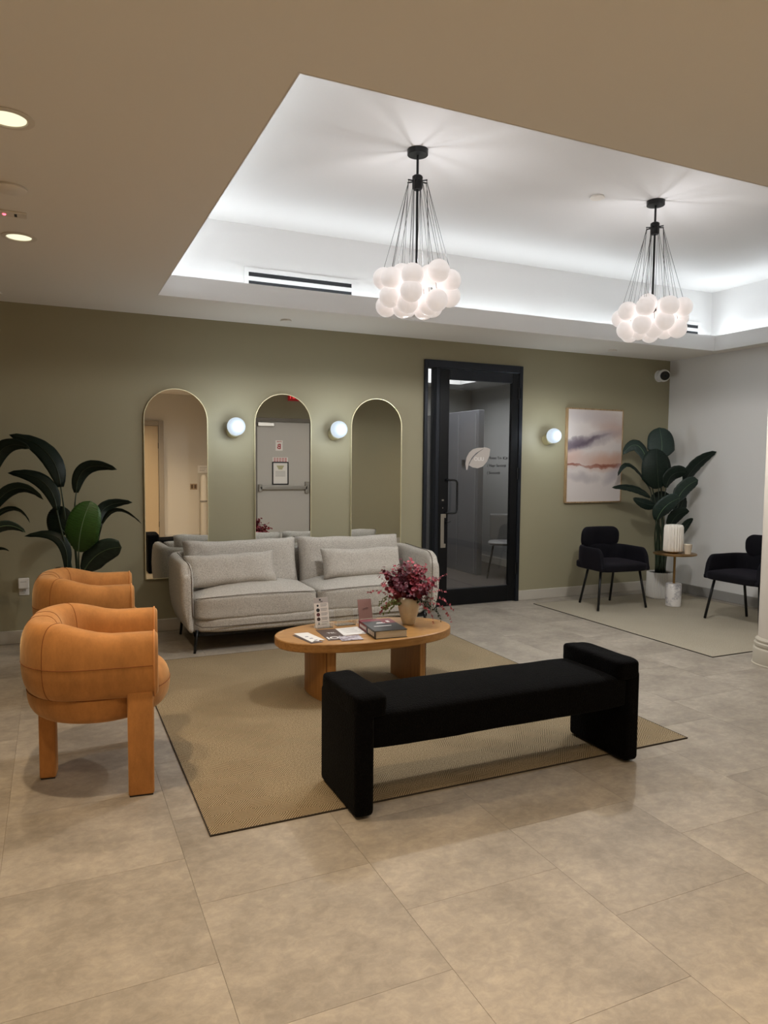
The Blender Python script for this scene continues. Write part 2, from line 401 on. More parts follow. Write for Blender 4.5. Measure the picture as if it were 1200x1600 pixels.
# ================================================================== THE SETTING
bm = B(); box(bm, XL - .15, XR + .15, YB - .15, D + .13, -.2, -.004); floor = struct('floor', bm, grout)
PX, PY, GAP = .606, .6, .0011
full = bpy.data.meshes.new('tile'); bm = B(); box(bm, GAP / 2, PX - GAP / 2, GAP / 2, PY - GAP / 2, -.012, 0); bmesh.ops.recalc_face_normals(bm, faces=bm.faces[:]); bm.to_mesh(full); bm.free(); full.materials.append(tilem)
for i in range(-6, 11):
    x0 = .41 + PX * i
    for j in range(-6, 9):
        y0 = (1.71 if i % 2 == 0 else 2.01) + PY * j
        xa, xb, ya, yb = max(x0, XL), min(x0 + PX, XR), max(y0, YB), min(y0 + PY, D)
        if xa >= xb - .03 or ya >= yb - .03: continue
        if xa >= XE - .05 and yb <= YE + .05: continue
        if xa == x0 and xb == x0 + PX and ya == y0 and yb == y0 + PY:
            link('tile', full, None, floor, loc=(x0, y0, 0))
        else:
            bm = B(); box(bm, xa + GAP / 2, xb - GAP / 2, ya + GAP / 2, yb - GAP / 2, -.012, 0); obj('tile', bm, tilem, floor)

DX0, DX1, DZ = 3.311, 4.4625, 2.46
bm = B(); box(bm, XL - .15, DX0, D, D + .13, 0, H + .02); box(bm, DX1, XR + .15, D, D + .13, 0, H + .02); box(bm, DX0, DX1, D, D + .13, DZ, H + .02)
struct('wall_back', bm, olive)
bm = B(); box(bm, XR, XR + .15, YE - .15, D, 0, H + .02); struct('wall_right', bm, greyw)
bm = B(); box(bm, XL - .15, XL, YB - .15, D, 0, H + .02); struct('wall_left', bm, olive)
bm = B(); box(bm, XL, XE + .1, YB - .15, YB, 0, H + .02); struct('wall_front', bm, beige)
bm = B(); box(bm, XE, XE + .1, YB, YE - .1, 0, H + .02); struct('wall_return', bm, beige)
bm = B(); box(bm, XE, XR, YE - .1, YE, 0, H + .02); struct('wall_entry', bm, olive)
# ceiling: soffit ring, lip, recess walls, raised ceiling
bm = B(); X0, X1, Y0, Y1 = XL - .15, XR + .15, YB - .15, D + .13
box(bm, X0, TX0, Y0, Y1, H, H + .06); box(bm, TX1, X1, Y0, Y1, H, H + .06)
box(bm, TX0, TX1, Y0, TY0, H, H + .06); box(bm, TX0, TX1, TY1, Y1, H, H + .06); struct('ceiling', bm, ceilm)
bm = B(); t = .02; zl = 2.81; e = .001
box(bm, TX0 - e - t, TX1 + t + e, TY1 + e, TY1 + t + e, H + .0605, zl); box(bm, TX0 - t - e, TX1 + t + e, TY0 - t - e, TY0 - e, H + .0605, zl)
box(bm, TX0 - t - e, TX0 - e, TY0 - e, TY1 + e, H + .0605, zl); box(bm, TX1 + e, TX1 + t + e, TY0 - e, TY1 + e, H + .0605, zl)
struct('trim_1', bm, traym)
bm = B(); t = .006     # plaster edge facing the opening
box(bm, TX0, TX1, TY1 - t, TY1, H - .001, H + .0605); box(bm, TX0, TX1, TY0, TY0 + t, H - .001, H + .0605)
box(bm, TX0, TX0 + t, TY0 + t, TY1 - t, H - .001, H + .0605); box(bm, TX1 - t, TX1, TY0 + t, TY1 - t, H - .001, H + .0605)
struct('trim_2', bm, traym)
RX0, RX1, RY0, RY1 = TX0 - .21, XR, TY0 - .21, TY1 + .205
bm = B(); box(bm, RX0 - .1, RX1 + .1, RY1, RY1 + .1, H + .061, ZT); box(bm, RX0 - .1, RX1 + .1, RY0 - .1, RY0, H + .061, ZT)
box(bm, RX0 - .1, RX0, RY0, RY1, H + .061, ZT); box(bm, RX1, RX1 + .1, RY0, RY1, H + .061, ZT); struct('wall_cove', bm, traym)
bm = B(); box(bm, RX0 - .1, RX1 + .1, RY0 - .1, RY1 + .1, ZT, ZT + .1); struct('ceiling_raised', bm, traym)
# skirtings
bh = .105
bm = B(); box(bm, XL, DX0 - .002, D - .014, D, 0, bh, .003, 1); box(bm, DX1 + .002, XR - .014, D - .014, D, 0, bh, .003, 1); struct('baseboard_back', bm, skirt)
bm = B(); box(bm, XR - .014, XR, YE, D, 0, bh, .003, 1); struct('baseboard_right', bm, skirt_g)
bm = B(); box(bm, XE, 2.98, YE, YE + .014, 0, bh, .003, 1); box(bm, 4.02, XR - .014, YE, YE + .014, 0, bh, .003, 1); struct('baseboard_entry', bm, skirt)
bm = B(); box(bm, XL, .78, YB, YB + .014, 0, bh, .003, 1); box(bm, 1.84, XE, YB, YB + .014, 0, bh, .003, 1); struct('baseboard_front', bm, skirt)

# ------------------------------------------------------------------ storefront door
door = bpy.data.objects.new('door_1', None); C.objects.link(door); door['kind'] = 'structure'; door.location = (DX0, D, 0)
FW = DX1 - DX0
bm = B(); fy0, fy1 = -.03, .09
box(bm, 0, .035, fy0, fy1, 0, DZ, .003, 1); box(bm, FW - .04, FW, fy0, fy1, 0, DZ, .003, 1); box(bm, .035, FW - .04, fy0, fy1, DZ - .075, DZ, .003, 1)
box(bm, .128, .166, fy0, fy1, 0, DZ - .075, .003, 1); box(bm, .035, .128, fy0, fy1, 0, .1, .003, 1); obj('door_frame', bm, frame_m, door)
bm = B(); box(bm, .035, .128, .02, .026, .1, DZ - .075); obj('sidelight_glass', bm, pane_m, door)
dl = bpy.data.objects.new('door_leaf', None); C.objects.link(dl); dl.parent = door
lx0, lx1, lz0, lz1 = .169, FW - .044, .008, DZ - .08
gx0, gx1, gz0, gz1 = .280, lx1 - .085, .175, lz1 - .10
bm = B(); ly0, ly1 = -.022, .022
box(bm, lx0, gx0, ly0, ly1, lz0, lz1, .003, 1); obj('lock_stile', bm, leaf_frame, dl)
bm = B(); box(bm, gx1, lx1, ly0, ly1, lz0, lz1, .003, 1); obj('hinge_stile', bm, leaf_frame, dl)
bm = B(); box(bm, gx0, gx1, ly0, ly1, gz1, lz1, .003, 1); obj('top_rail', bm, frame_m, dl)
bm = B(); box(bm, gx0, gx1, ly0, ly1, lz0, gz0, .003, 1); obj('bottom_rail', bm, leaf_frame, dl)
bm = B(); box(bm, gx0, gx1, -.003, .003, gz0, gz1); obj('glass_pane', bm, pane_m, dl)
bm = B(); hx = gx0 - .03
pts = [(hx, -.02, 1.285), (hx + .01, -.06, 1.285), (hx + .07, -.07, 1.285), (hx + .092, -.07, 1.278), (hx + .105, -.07, 1.255), (hx + .105, -.07, .985), (hx + .092, -.07, .96), (hx + .07, -.07, .955), (hx + .01, -.06, .955), (hx, -.02, .955)]
tube(bm, pts, .0105, 10); obj('pull_handle', bm, blackm, dl, smooth=True)
bm = B(); box(bm, gx0 - .085, gx0 - .045, -.03, -.022, .605, .945, .002, 1); box(bm, gx0 - .045, gx0 - .025, -.03, -.022, .605, .645, .002, 1); box(bm, gx0 - .045, gx0 - .025, -.03, -.022, .905, .945, .002, 1); obj('strike_plate', bm, steel, dl)
for zz in (.622, .928):
    bm = B(); tube(bm, [(gx0 - .033, -.0295, zz), (gx0 - .033, -.034, zz)], [.006, .004], 10)
    obj('screw', bm, steel, dl)
bm = B(); tube(bm, [(gx0 - .02, -.022, .86), (gx0 - .02, -.05, .86)], .009, 12); tube(bm, [(gx0 - .02, -.045, .86), (gx0 + .02, -.045, .87)], .005, 8); obj('thumb_turn', bm, blackm, dl)
bm = B(); box(bm, gx0 - .072, gx0 - .05, -.025, -.0215, 1.075, 1.09, .001, 1); tube(bm, [(gx0 - .061, -.0215, 1.005), (gx0 - .061, -.026, 1.005)], .005, 10); obj('lock_cylinder', bm, steel, dl)
for zz in (2.18, 1.35, .35):
    bm = B(); box(bm, lx1 - .012, lx1 + .02, -.03, -.022, zz - .06, zz + .06, .002, 1); obj('hinge', bm, blackm, dl)
# leaf emblem and lettering on the glass
emblem = mat('frosted_vinyl', (188, 180, 174), .6)
def leaf_shape(bm, pts, y, th=.0008):
    a = [bm.verts.new((x, y, z)) for x, z in pts]; b = [bm.verts.new((x, y - th, z)) for x, z in pts]
    bm.faces.new(a[::-1]); bm.faces.new(b); n = len(pts)
    for i in range(n): bm.faces.new((a[i], a[(i + 1) % n], b[(i + 1) % n], b[i]))
bm = B()
# crescent stem blade and body, local metres around emblem
ex, ez = .60, 1.50
outer = [(-.105, -.115), (-.115, -.05), (-.105, .01), (-.075, .06), (-.03, .095), (.03, .11), (.10, .112), (.165, .09)]
inner = [(.06, .078), (.005, .055), (-.04, .010), (-.073, -.045), (-.092, -.115)]
leaf_shape(bm, [(ex + a, ez + b) for a, b in outer[:7] + [(.088, .100)] + inner[1:]], -.0045)
body = [(.178, .10), (.168, .03), (.14, -.03), (.09, -.08), (.03, -.098), (-.03, -.09), (-.076, -.068), (-.05, -.022), (-.012, .024), (.04, .066), (.092, .098), (.10, .118), (.14, .113)]
leaf_shape(bm, [(ex + a, ez + b) for a, b in body], -.0045)
obj('leaf_emblem', bm, emblem, dl)
silver_t = mat('pale_lettering', (226, 222, 218), .6); dark_t = mat('dark_lettering', (34, 32, 32), .6)
text('emblem_lettering', 'OLIU', .052, silver_t, dl, T(ex + .045, -.0055, ez - .005, PI / 2))
for s, zz in (('( Rosec Tri- IC#', 1.508), ('( Napr Santist#', 1.430), ('( Swount#', 1.355)):
    text('glass_lettering', s, .037, dark_t, dl, T(.745, -.0046, zz, PI / 2), align='LEFT')

# ------------------------------------------------------------------ corridor behind the glass
carpet = mat('corridor_carpet', (66, 58, 52), .9); 
bm = B(); box(bm, 2.4, 5.95, D + .131, 9.65, -.2, 0); struct('floor_corridor', bm, carpet)
bm = B(); box(bm, 5.8, 5.95, D + .131, 9.65, 0, 3.1); struct('wall_corridor_right', bm, corr)
bm = B(); box(bm, 2.4, 5.8, 9.5, 9.65, 0, 3.1); struct('wall_corridor_back', bm, corr)
bm = B(); box(bm, 2.4, 2.55, D + .131, 9.5, 0, 3.1); struct('wall_corridor_left', bm, corr)
bm = B(); box(bm, 2.4, 5.95, D + .131, 9.65, 3.1, 3.2); struct('ceiling_corridor', bm, traym)
bm = B(); box(bm, 2.55, 5.8, 8.9, 9.5, 2.56, 3.1); box(bm, 5.25, 5.8, D + .14, 8.9, 2.56, 3.1); box(bm, 2.55, 5.25, D + .14, D + .35, 2.56, 3.1); struct('trim_3', bm, corr)
bm = B(); box(bm, 5.785, 5.8, D + .14, 9.5, 0, .1); box(bm, 2.55, 5.785, 9.485, 9.5, 0, .1); struct('baseboard_corridor', bm, skirt)
bm = B(); box(bm, 4.98, 5.06, 7.95, 9.485, 0.001, 2.14, .004, 1); o = struct('wall_partition', bm, corr_d)
bm = B(); box(bm, 4.972, 4.98, 8.0, 8.02, .02, 2.1); box(bm, 4.972, 4.98, 8.45, 8.462, .02, 2.1); obj('panel_joint', bm, mat('panel_joint_paint', (128, 128, 130), .5), o)
bm = B(); box(bm, 4.965, 4.98, 8.28, 8.34, 1.42, 1.5, .003, 1); obj('wall_plate', bm, blackm, o)
pl = thing('linear_pendant', 'black linear pendant lamp seen through the glass door', 'lamp', (4.35, 8.0, 2.62))
bm = B(); box(bm, -.55, .55, -.03, .03, .03, .085, .004, 1); obj('housing', bm, blackm, pl)
bm = B(); box(bm, -.54, .54, -.025, .025, .012, .03); obj('diffuser', bm, mat('led_diffuser', (245, 248, 255), .5, emit=2.2, ecol=(.95, .98, 1, 1)), pl)
for s in (-.45, .45):
    bm = B(); tube(bm, [(s, 0, .085), (s, 0, .48)], .004, 6); obj('cable', bm, blackm, pl)
gch = thing('shell_chair', 'grey moulded shell chair standing behind the glass door', 'chair', (5.28, 7.72, 0), R(-35))
gplast = mat('grey_shell_plastic', (120, 118, 116), .5)
bm = blob(.46, .44, .05, 4, 8, c=(0, 0, .44)); obj('seat', bm, gplast, gch, smooth=True)
bm = B(); sw = [(-.21 + .42 * i / 8, .17 + .05 * math.cos((i - 4) / 4 * PI / 2)) for i in range(9)]
bm = sweep(sw, lambda i, t: superloop(.012, .185, .61, 4, 16), cap=.01); obj('backrest', bm, gplast, gch, smooth=True)
for sx in (-1, 1):
    for sy in (-1, 1):
        bm = B(); tube(bm, [(sx * .16, sy * .15, .43), (sx * .23, sy * .22, 0)], .011, 8); obj('leg', bm, blackm, gch, smooth=True)

# ------------------------------------------------------------------ exit door and far fittings (seen in the mirrors)
d2 = bpy.data.objects.new('door_2', None); C.objects.link(d2); d2['kind'] = 'structure'; d2.location = (3.5, YE, 0)
dgrey = mat('grey_door_paint', (190, 186, 178), .5); dframe = mat('grey_frame_paint', (120, 114, 104), .5)
bm = B(); box(bm, -.515, -.455, 0, .06, 0, 2.17, .003, 1); box(bm, .455, .515, 0, .06, 0, 2.17, .003, 1); box(bm, -.455, .455, 0, .06, 2.11, 2.17, .003, 1); obj('door_frame', bm, dframe, d2)
bm = B(); box(bm, -.45, .45, 0, .04, .006, 2.105, .003, 1); obj('door_leaf', bm, dgrey, d2)
bm = B(); box(bm, -.42, .40, .06, .1, .99, 1.05, .01, 2); box(bm, -.44, -.38, .04, .1, .96, 1.08, .006, 1); box(bm, .36, .43, .04, .1, .93, 1.12, .006, 1); obj('push_bar', bm, steel, d2)
bm = B(); box(bm, -.45, -.18, .04, .1, 2.03, 2.09, .005, 1); obj('door_closer', bm, steel, d2)
red_t = mat('red_lettering', (176, 30, 40), .6); olive_t = mat('olive_lettering', (150, 150, 60), .6); grey_t = mat('grey_print', (150, 146, 140), .7)
ty = PI
sg = thing('stair_sign', 'small white sign with red letter B on the reflected exit door', 'sign', (3.42, YE + .0405, 1.72))
bm = B(); box(bm, -.06, .06, 0, .003, -.085, .085); obj('panel', bm, paper, sg)
text('lettering', 'STAIR', .032, red_t, sg, T(0, .0036, .062, PI / 2, 0, PI)); text('lettering', 'B', .12, red_t, sg, T(0, .0036, -.02, PI / 2, 0, PI))
nt_ = thing('notice_strip', 'white notice with small red print above the framed notice on the exit door', 'sign', (3.44, YE + .0405, 1.485))
bm = B(); box(bm, -.13, .13, 0, .003, -.04, .04); obj('panel', bm, paper, nt_)
bm = B()
for k in range(3):
    for q in range(5): box(bm, -.115 + q * .047, -.078 + q * .047, .003, .0036, .017 - k * .024, .029 - k * .024)
obj('red_print', bm, red_t, nt_)
fn = thing('framed_notice', 'black framed white notice hanging on the reflected exit door', 'notice', (3.44, YE + .0405, 1.26))
bm = B(); box(bm, -.14, .14, 0, .012, -.19, -.172); box(bm, -.14, .14, 0, .012, .172, .19); box(bm, -.14, -.122, 0, .012, -.172, .172); box(bm, .122, .14, 0, .012, -.172, .172); obj('frame', bm, black_p, fn)
bm = B(); box(bm, -.122, .122, 0, .004, -.172, .172); obj('sheet', bm, paper, fn)
bm = B()
for k in range(3): box(bm, -.06 + .012 * k, .06 - .012 * k, .004, .0046, .11 - k * .022, .124 - k * .022)
obj('heading', bm, olive_t, fn)
bm = B()
for k in range(5): box(bm, -.085, .085, .004, .0046, .03 - k * .02, .036 - k * .02)
obj('print', bm, grey_t, fn)
es = thing('exit_sign', 'red illuminated EXIT sign above the reflected grey door', 'sign', (3.69, YE, 2.535))
bm = B(); box(bm, -.11, .11, 0, .05, -.07, .07, .004, 1); obj('housing', bm, mat('red_sign_face', (150, 20, 26), .5, emit=.3), es)
text('lettering', 'EXIT', .105, mat('exit_letters', (255, 70, 70), .5, emit=.9), es, T(0, .0512, 0, PI / 2, 0, PI))
d3 = bpy.data.objects.new('door_3', None); C.objects.link(d3); d3['kind'] = 'structure'; d3.location = (1.31, YB, 0)
bm = B(); box(bm, -.52, -.43, 0, .05, 0, 2.17, .004, 1); box(bm, .43, .52, 0, .05, 0, 2.17, .004, 1); box(bm, -.43, .43, 0, .05, 2.08, 2.17, .004, 1); obj('door_frame', bm, mat('taupe_paint', (160, 148, 130), .5), d3)
bm = B(); box(bm, -.425, .425, 0, .03, .006, 2.075, .003, 1); obj('door_leaf', bm, mat('tan_door_paint', (200, 176, 140), .5), d3)
for zz in (.3, 1.72):
    bm = B(); tube(bm, [(.43, .035, zz - .05), (.43, .035, zz + .05)], .008, 8); obj('hinge', bm, blackm, d3)
pq = thing('wall_plaque', 'small white plaque on the cream wall reflected in the left mirror', 'sign', (2.54, YB, 1.3))
bm = B(); box(bm, -.1, .1, 0, .01, -.07, .07, .002, 1); obj('panel', bm, paper, pq)
bm = B(); 
for k in range(3): box(bm, -.07, .06 - .02 * k, .01, .0106, .03 - k * .03, .037 - k * .03)
obj('print', bm, grey_t, pq)
sp = thing('light_switch', 'brown double switch plate on the reflected cream wall', 'switch', (2.36, YB, .98))
bm = B(); box(bm, -.065, .065, 0, .006, -.055, .055, .002, 1); obj('plate', bm, mat('tan_plate', (170, 148, 120), .5), sp)
for s in (-.03, .03):
    bm = B(); box(bm, s - .018, s + .018, .006, .011, -.035, .035, .002, 1); obj('rocker', bm, mat('brown_rocker', (96, 74, 52), .5), sp)
ub = thing('rolled_banner', 'tall white wrapped roll standing by the reflected cream wall', 'banner', (2.52, YB + .12, 0))
bm = B(); lathe(bm, [(.05, 0), (.062, .05), (.058, .7), (.064, .72), (.055, .8), (.06, 1.1), (.045, 1.18), (.02, 1.2)], 20); obj('roll', bm, mat('white_wrap', (226, 220, 208), .4, bump=.6, bscale=14, bdist=.02), ub, smooth=True)
bm = B(); lathe(bm, [(.064, .7), (.068, .715), (.064, .73)], 20); obj('tie', bm, grey_t, ub, smooth=True)
st = thing('steel_post', 'slim steel post beside the reflected white roll', 'post', (2.75, YB + .12, 0))
bm = B(); lathe(bm, [(.08, 0), (.08, .012), (.02, .02), (.02, 1.18), (.026, 1.185), (.026, 1.22), (.01, 1.225)], 20); obj('post', bm, steel, st, smooth=True, angle=40)
bm = B(); box(bm, .02, .05, -.02, .02, .9, 1.0, .004, 1); obj('bracket', bm, blackm, st)

# ------------------------------------------------------------------ column
col = thing('round_column', 'round white column at the right edge with moulded base', 'column', (4.812, 3.512, 0))
colm = mat('column_paint', (206, 197, 185), .6)
bm = B(); lathe(bm, [(.146, .19), (.146, ZT)], 48); obj('shaft', bm, colm, col, angle=40)
bm = B(); lathe(bm, [(.184, 0), (.184, .008), (.176, .012), (.176, .115), (.172, .122), (.165, .126), (.165, .136), (.170, .141), (.170, .158), (.162, .163), (.158, .17), (.163, .175), (.163, .184), (.150, .198), (.147, .2)], 48); obj('base_moulding', bm, mat('column_base_paint', (184, 176, 160), .55), col, angle=35)

# ================================================================== FITTINGS
# arched mirrors
def arch(hw, h, n=28):
    pts = [(-hw, 0)]
    for k in range(n + 1):
        a = PI - PI * k / n; pts.append((hw * math.cos(a), h - hw + hw * math.sin(a)))
    return pts + [(hw, 0)]
def arched_mirror(x, label):
    t = thing('arched_mirror', label, 'mirror', (x, D, .454), 0, 'arched mirrors on the olive wall')
    hw, h, f = .2625, 1.602, .0052
    o_, i_ = arch(hw, h), [(a * (hw - f) / hw, max(f, b if b < h - hw else (h - hw) + (b - (h - hw)) * (hw - f) / hw)) for a, b in arch(hw, h)]
    bm = B(); n = len(o_)
    A = [bm.verts.new((a, -.024, b)) for a, b in o_]; Bv = [bm.verts.new((a, -.024, b)) for a, b in i_]
    A2 = [bm.verts.new((a, 0, b)) for a, b in o_]; B2 = [bm.verts.new((a, 0, b)) for a, b in i_]
    for k in range(n):
        j = (k + 1) % n
        bm.faces.new((A[k], A[j], Bv[j], Bv[k])); bm.faces.new((A[k], A2[k], A2[j], A[j])); bm.faces.new((Bv[k], Bv[j], B2[j], B2[k])); bm.faces.new((A2[k], B2[k], B2[j], A2[j]))
    obj('frame', bm, brass, t)
    bm = B(); g1 = [bm.verts.new((a, -.018, b)) for a, b in i_]; g2 = [bm.verts.new((a, -.002, b)) for a, b in i_]
    bm.faces.new(g1); bm.faces.new(g2[::-1])
    for k in range(n): bm.faces.new((g1[k], g2[k], g2[(k + 1) % n], g1[(k + 1) % n]))
    obj('mirror_glass', bm, mirror_m, t)
arched_mirror(.953, 'arched mirror farthest left, behind the left end of the sofa')
arched_mirror(1.888, 'middle arched mirror between the two sconces, reflecting a grey door')
arched_mirror(2.806, 'arched mirror nearest the glass door, reflecting plain olive wall')
# globe sconces
globe_m = mat('lit_globe', (96, 106, 122), .5, emit=.74, ecol=(.80, .91, 1, 1))
def sconce(x, label):
    t = thing('globe_sconce', label, 'wall lamp', (x, D, 1.745), 0, 'globe sconces on the olive wall')
    bm = B(); tube(bm, [(0, 0, -.034), (0, -.010, -.034), (0, -.011, -.034), (0, -.075, -.026)], [.060, .060, .057, .054], 28); obj('base', bm, brass, t, angle=40)
    bm = B(); bmesh.ops.create_uvsphere(bm, u_segments=28, v_segments=18, radius=.078); bm.transform(Matrix.Translation((0, -.125, .004))); obj('globe', bm, globe_m, t, smooth=True)
    l = bpy.data.lights.new('sconce_glow', 'POINT'); l.energy = SCONCE_E; l.color = (.82, .92, 1.0); l.shadow_soft_size = .08
    o = bpy.data.objects.new('sconce_glow', l); C.objects.link(o); o.parent = t; o.location = (0, -.215, 0)
sconce(1.438, 'round glowing globe sconce between the left and middle mirrors')
sconce(2.38, 'round glowing globe sconce between the middle and right mirrors')
sconce(4.798, 'round glowing globe sconce between the glass door and framed art')
# framed art
def art_mat():
    m = bpy.data.materials.new('abstract_watercolour'); m.use_nodes = True; nt = m.node_tree; b = nt.nodes['Principled BSDF']; b.inputs['Roughness'].default_value = .7
    tc = nt.nodes.new('ShaderNodeTexCoord'); mp = nt.nodes.new('ShaderNodeMapping'); nt.links.new(tc.outputs['Object'], mp.inputs[0])
    n = nt.nodes.new('ShaderNodeTexNoise'); n.inputs['Scale'].default_value = 2.6; n.inputs['Detail'].default_value = 7; n.inputs['Roughness'].default_value = .55; n.inputs['Distortion'].default_value = .5
    nt.links.new(mp.outputs[0], n.inputs['Vector'])
    sx = nt.nodes.new('ShaderNodeSeparateXYZ'); nt.links.new(mp.outputs[0], sx.inputs[0])
    def math_(op, a, c=0.0):
        x = nt.nodes.new('ShaderNodeMath'); x.operation = op
        for i, v in ((0, a), (1, c)):
            if isinstance(v, (int, float)): x.inputs[i].default_value = v
            else: nt.links.new(v, x.inputs[i])
        return x.outputs[0]
    n2 = nt.nodes.new('ShaderNodeTexNoise'); n2.inputs['Scale'].default_value = 7; n2.inputs['Detail'].default_value = 9; nt.links.new(mp.outputs[0], n2.inputs['Vector'])
    X = math_('ADD', sx.outputs['X'], math_('MULTIPLY', math_('SUBTRACT', n.outputs['Fac'], .5), .30)); Z = math_('ADD', sx.outputs['Z'], math_('MULTIPLY', math_('SUBTRACT', n2.outputs['Fac'], .5), .12))
    cur = srgb(214, 205, 201)
    def blot(cx, cz, rx, rz, slope, colr, amt, power=1.0):
        nonlocal cur
        dx = math_('DIVIDE', math_('SUBTRACT', X, cx), rx); dz = math_('DIVIDE', math_('SUBTRACT', math_('SUBTRACT', Z, cz), math_('MULTIPLY', math_('SUBTRACT', X, cx), slope)), rz)
        d = math_('ADD', math_('POWER', math_('ABSOLUTE', dx), 2.0), math_('POWER', math_('ABSOLUTE', dz), 2.0)); f = math_('MULTIPLY', math_('POWER', math_('MAXIMUM', math_('SUBTRACT', 1.0, d), 0.0), power), amt)
        mx = nt.nodes.new('ShaderNodeMixRGB'); nt.links.new(f, mx.inputs[0])
        if isinstance(cur, tuple): mx.inputs[1].default_value = cur
        else: nt.links.new(cur, mx.inputs[1])
        mx.inputs[2].default_value = srgb(*colr); cur = mx.outputs[0]
    blot(.25, .34, .5, .16, -.25, (186, 166, 160), .7)            # rosy wash, upper right
    blot(-.1, .44, .35, .10, 0, (190, 182, 184), .6)
    blot(.30, .26, .25, .12, -.3, (190, 158, 142), .55)
    blot(-.10, .16, .55, .10, .22, (150, 138, 146), .75)          # violet cloud
    blot(-.26, .135, .26, .085, .15, (106, 92, 106), .95, .7)
    blot(-.08, .165, .30, .035, .28, (96, 84, 96), .85)
    blot(.2, -.06, .42, .14, 0, (196, 150, 126), .85)             # rust wash above the horizon
    blot(-.34, -.03, .26, .12, 0, (206, 170, 156), .8)
    blot(.16, -.115, .34, .030, .02, (140, 78, 60), .95, .6)      # dark rust horizon
    blot(-.30, -.098, .16, .016, -.08, (138, 70, 54), .95, .6)
    blot(-.05, -.115, .4, .010, -.06, (176, 128, 112), .8)
    blot(-.14, -.24, .26, .075, -.1, (178, 170, 172), .75)        # grey stains below
    blot(.28, -.21, .20, .09, .5, (172, 164, 170), .7)
    class _o: pass
    mx = _o(); mx.outputs = [cur]
    nt.links.new(mx.outputs[0], b.inputs['Base Color']); return m
t = thing('framed_art', 'abstract pink and grey watercolour print in a slim oak frame', 'picture', (5.43, D, 1.545))
hw, hh, f = .39, .515, .014
bm = B(); box(bm, -hw, hw, -.04, 0, hh - f, hh, .002, 1); box(bm, -hw, hw, -.04, 0, -hh, -hh + f, .002, 1); box(bm, -hw, -hw + f, -.04, 0, -hh + f, hh - f, .002, 1); box(bm, hw - f, hw, -.04, 0, -hh + f, hh - f, .002, 1); obj('frame', bm, lt_oak, t)
bm = B(); box(bm, -hw + f, hw - f, -.034, -.002, -hh + f, hh - f); obj('canvas', bm, art_mat(), t)
# security camera
t = thing('security_camera', 'white dome security camera high on the olive wall by the corner', 'camera', (6.36, D, 2.47))
bm = B(); tube(bm, [(0, 0, 0), (0, -.02, 0), (0, -.021, 0), (0, -.035, 0)], [.066, .066, .05, .05], 24); obj('mount', bm, white_p, t, angle=40)
bm = B(); bmesh.ops.create_uvsphere(bm, u_segments=24, v_segments=16, radius=.07); bm.transform(Matrix.Translation((0, -.075, 0))); obj('housing', bm, white_p, t, smooth=True)
bm = B(); dv = Vector((-.45, -.75, -.12)).normalized(); c0 = Vector((0, -.075, 0))
tube(bm, [c0 + dv * .045, c0 + dv * .066, c0 + dv * .075], [.052, .050, .040], 24); obj('lens_cover', bm, black_p, t, angle=40)
bm = B(); tube(bm, [c0 + dv * .074, c0 + dv * .077], .012, 16); obj('lens', bm, mat('lens_glass', (40, 48, 60), .1), t)
# outlet and plug-in device
t = thing('wall_outlet', 'white double wall outlet low on the olive wall, left', 'outlet', (-.225, D, .44))
bm = B(); box(bm, -.036, .036, -.006, 0, -.058, .058, .002, 1); obj('plate', bm, white_p, t)
bm = B(); box(bm, -.016, .016, -.009, -.006, -.045, -.012, .002, 1); obj('socket', bm, mat('ivory_plastic', (214, 212, 206), .5), t)
bm = B(); 
for s in (-.007, .007): box(bm, s - .0015, s + .0015, -.0095, -.009, -.028, -.018)
box(bm, -.002, .002, -.0095, -.009, -.04, -.036); obj('slot', bm, black_p, t)
t = thing('plug_adapter', 'white plug-in device in the upper socket of the wall outlet', 'adapter', (-.225, D - .0065, .475))
bm = B(); box(bm, -.038, .038, -.04, 0, -.034, .046, .006, 2); obj('body', bm, white_p, t)
bm = B(); box(bm, -.024, .02, -.0405, -.04, .018, .021); obj('slit', bm, grey_t, t)
# air grilles
def grille(x0, x1, z0, z1, label):
    t = thing('air_grille', label, 'vent', ((x0 + x1) / 2, RY1, (z0 + z1) / 2), 0, 'linear air grilles in the ceiling recess')
    w_, h_ = (x1 - x0) / 2, (z1 - z0) / 2; m_ = .035
    bm = B(); box(bm, -w_ - m_, w_ + m_, -.012, 0, h_, h_ + m_, .001, 1); box(bm, -w_ - m_, w_ + m_, -.012, 0, -h_ - m_, -h_, .001, 1); box(bm, -w_ - m_, -w_, -.012, 0, -h_, h_); box(bm, w_, w_ + m_, -.012, 0, -h_, h_); obj('frame', bm, traym, t)
    bm = B(); box(bm, -w_, w_, -.003, 0, -h_, h_); obj('dark_slot', bm, slot_m, t)
    bm = B(); box(bm, -w_, w_, -.012, -.003, -h_ * .32, h_ * .32); obj('bar', bm, traym, t)
grille(1.44, 2.32, 2.848, 2.950, 'long two slot air grille in the recess left of the nearer chandelier')
grille(5.45, 6.33, 2.848, 2.950, 'two slot air grille in the recess behind the farther chandelier')
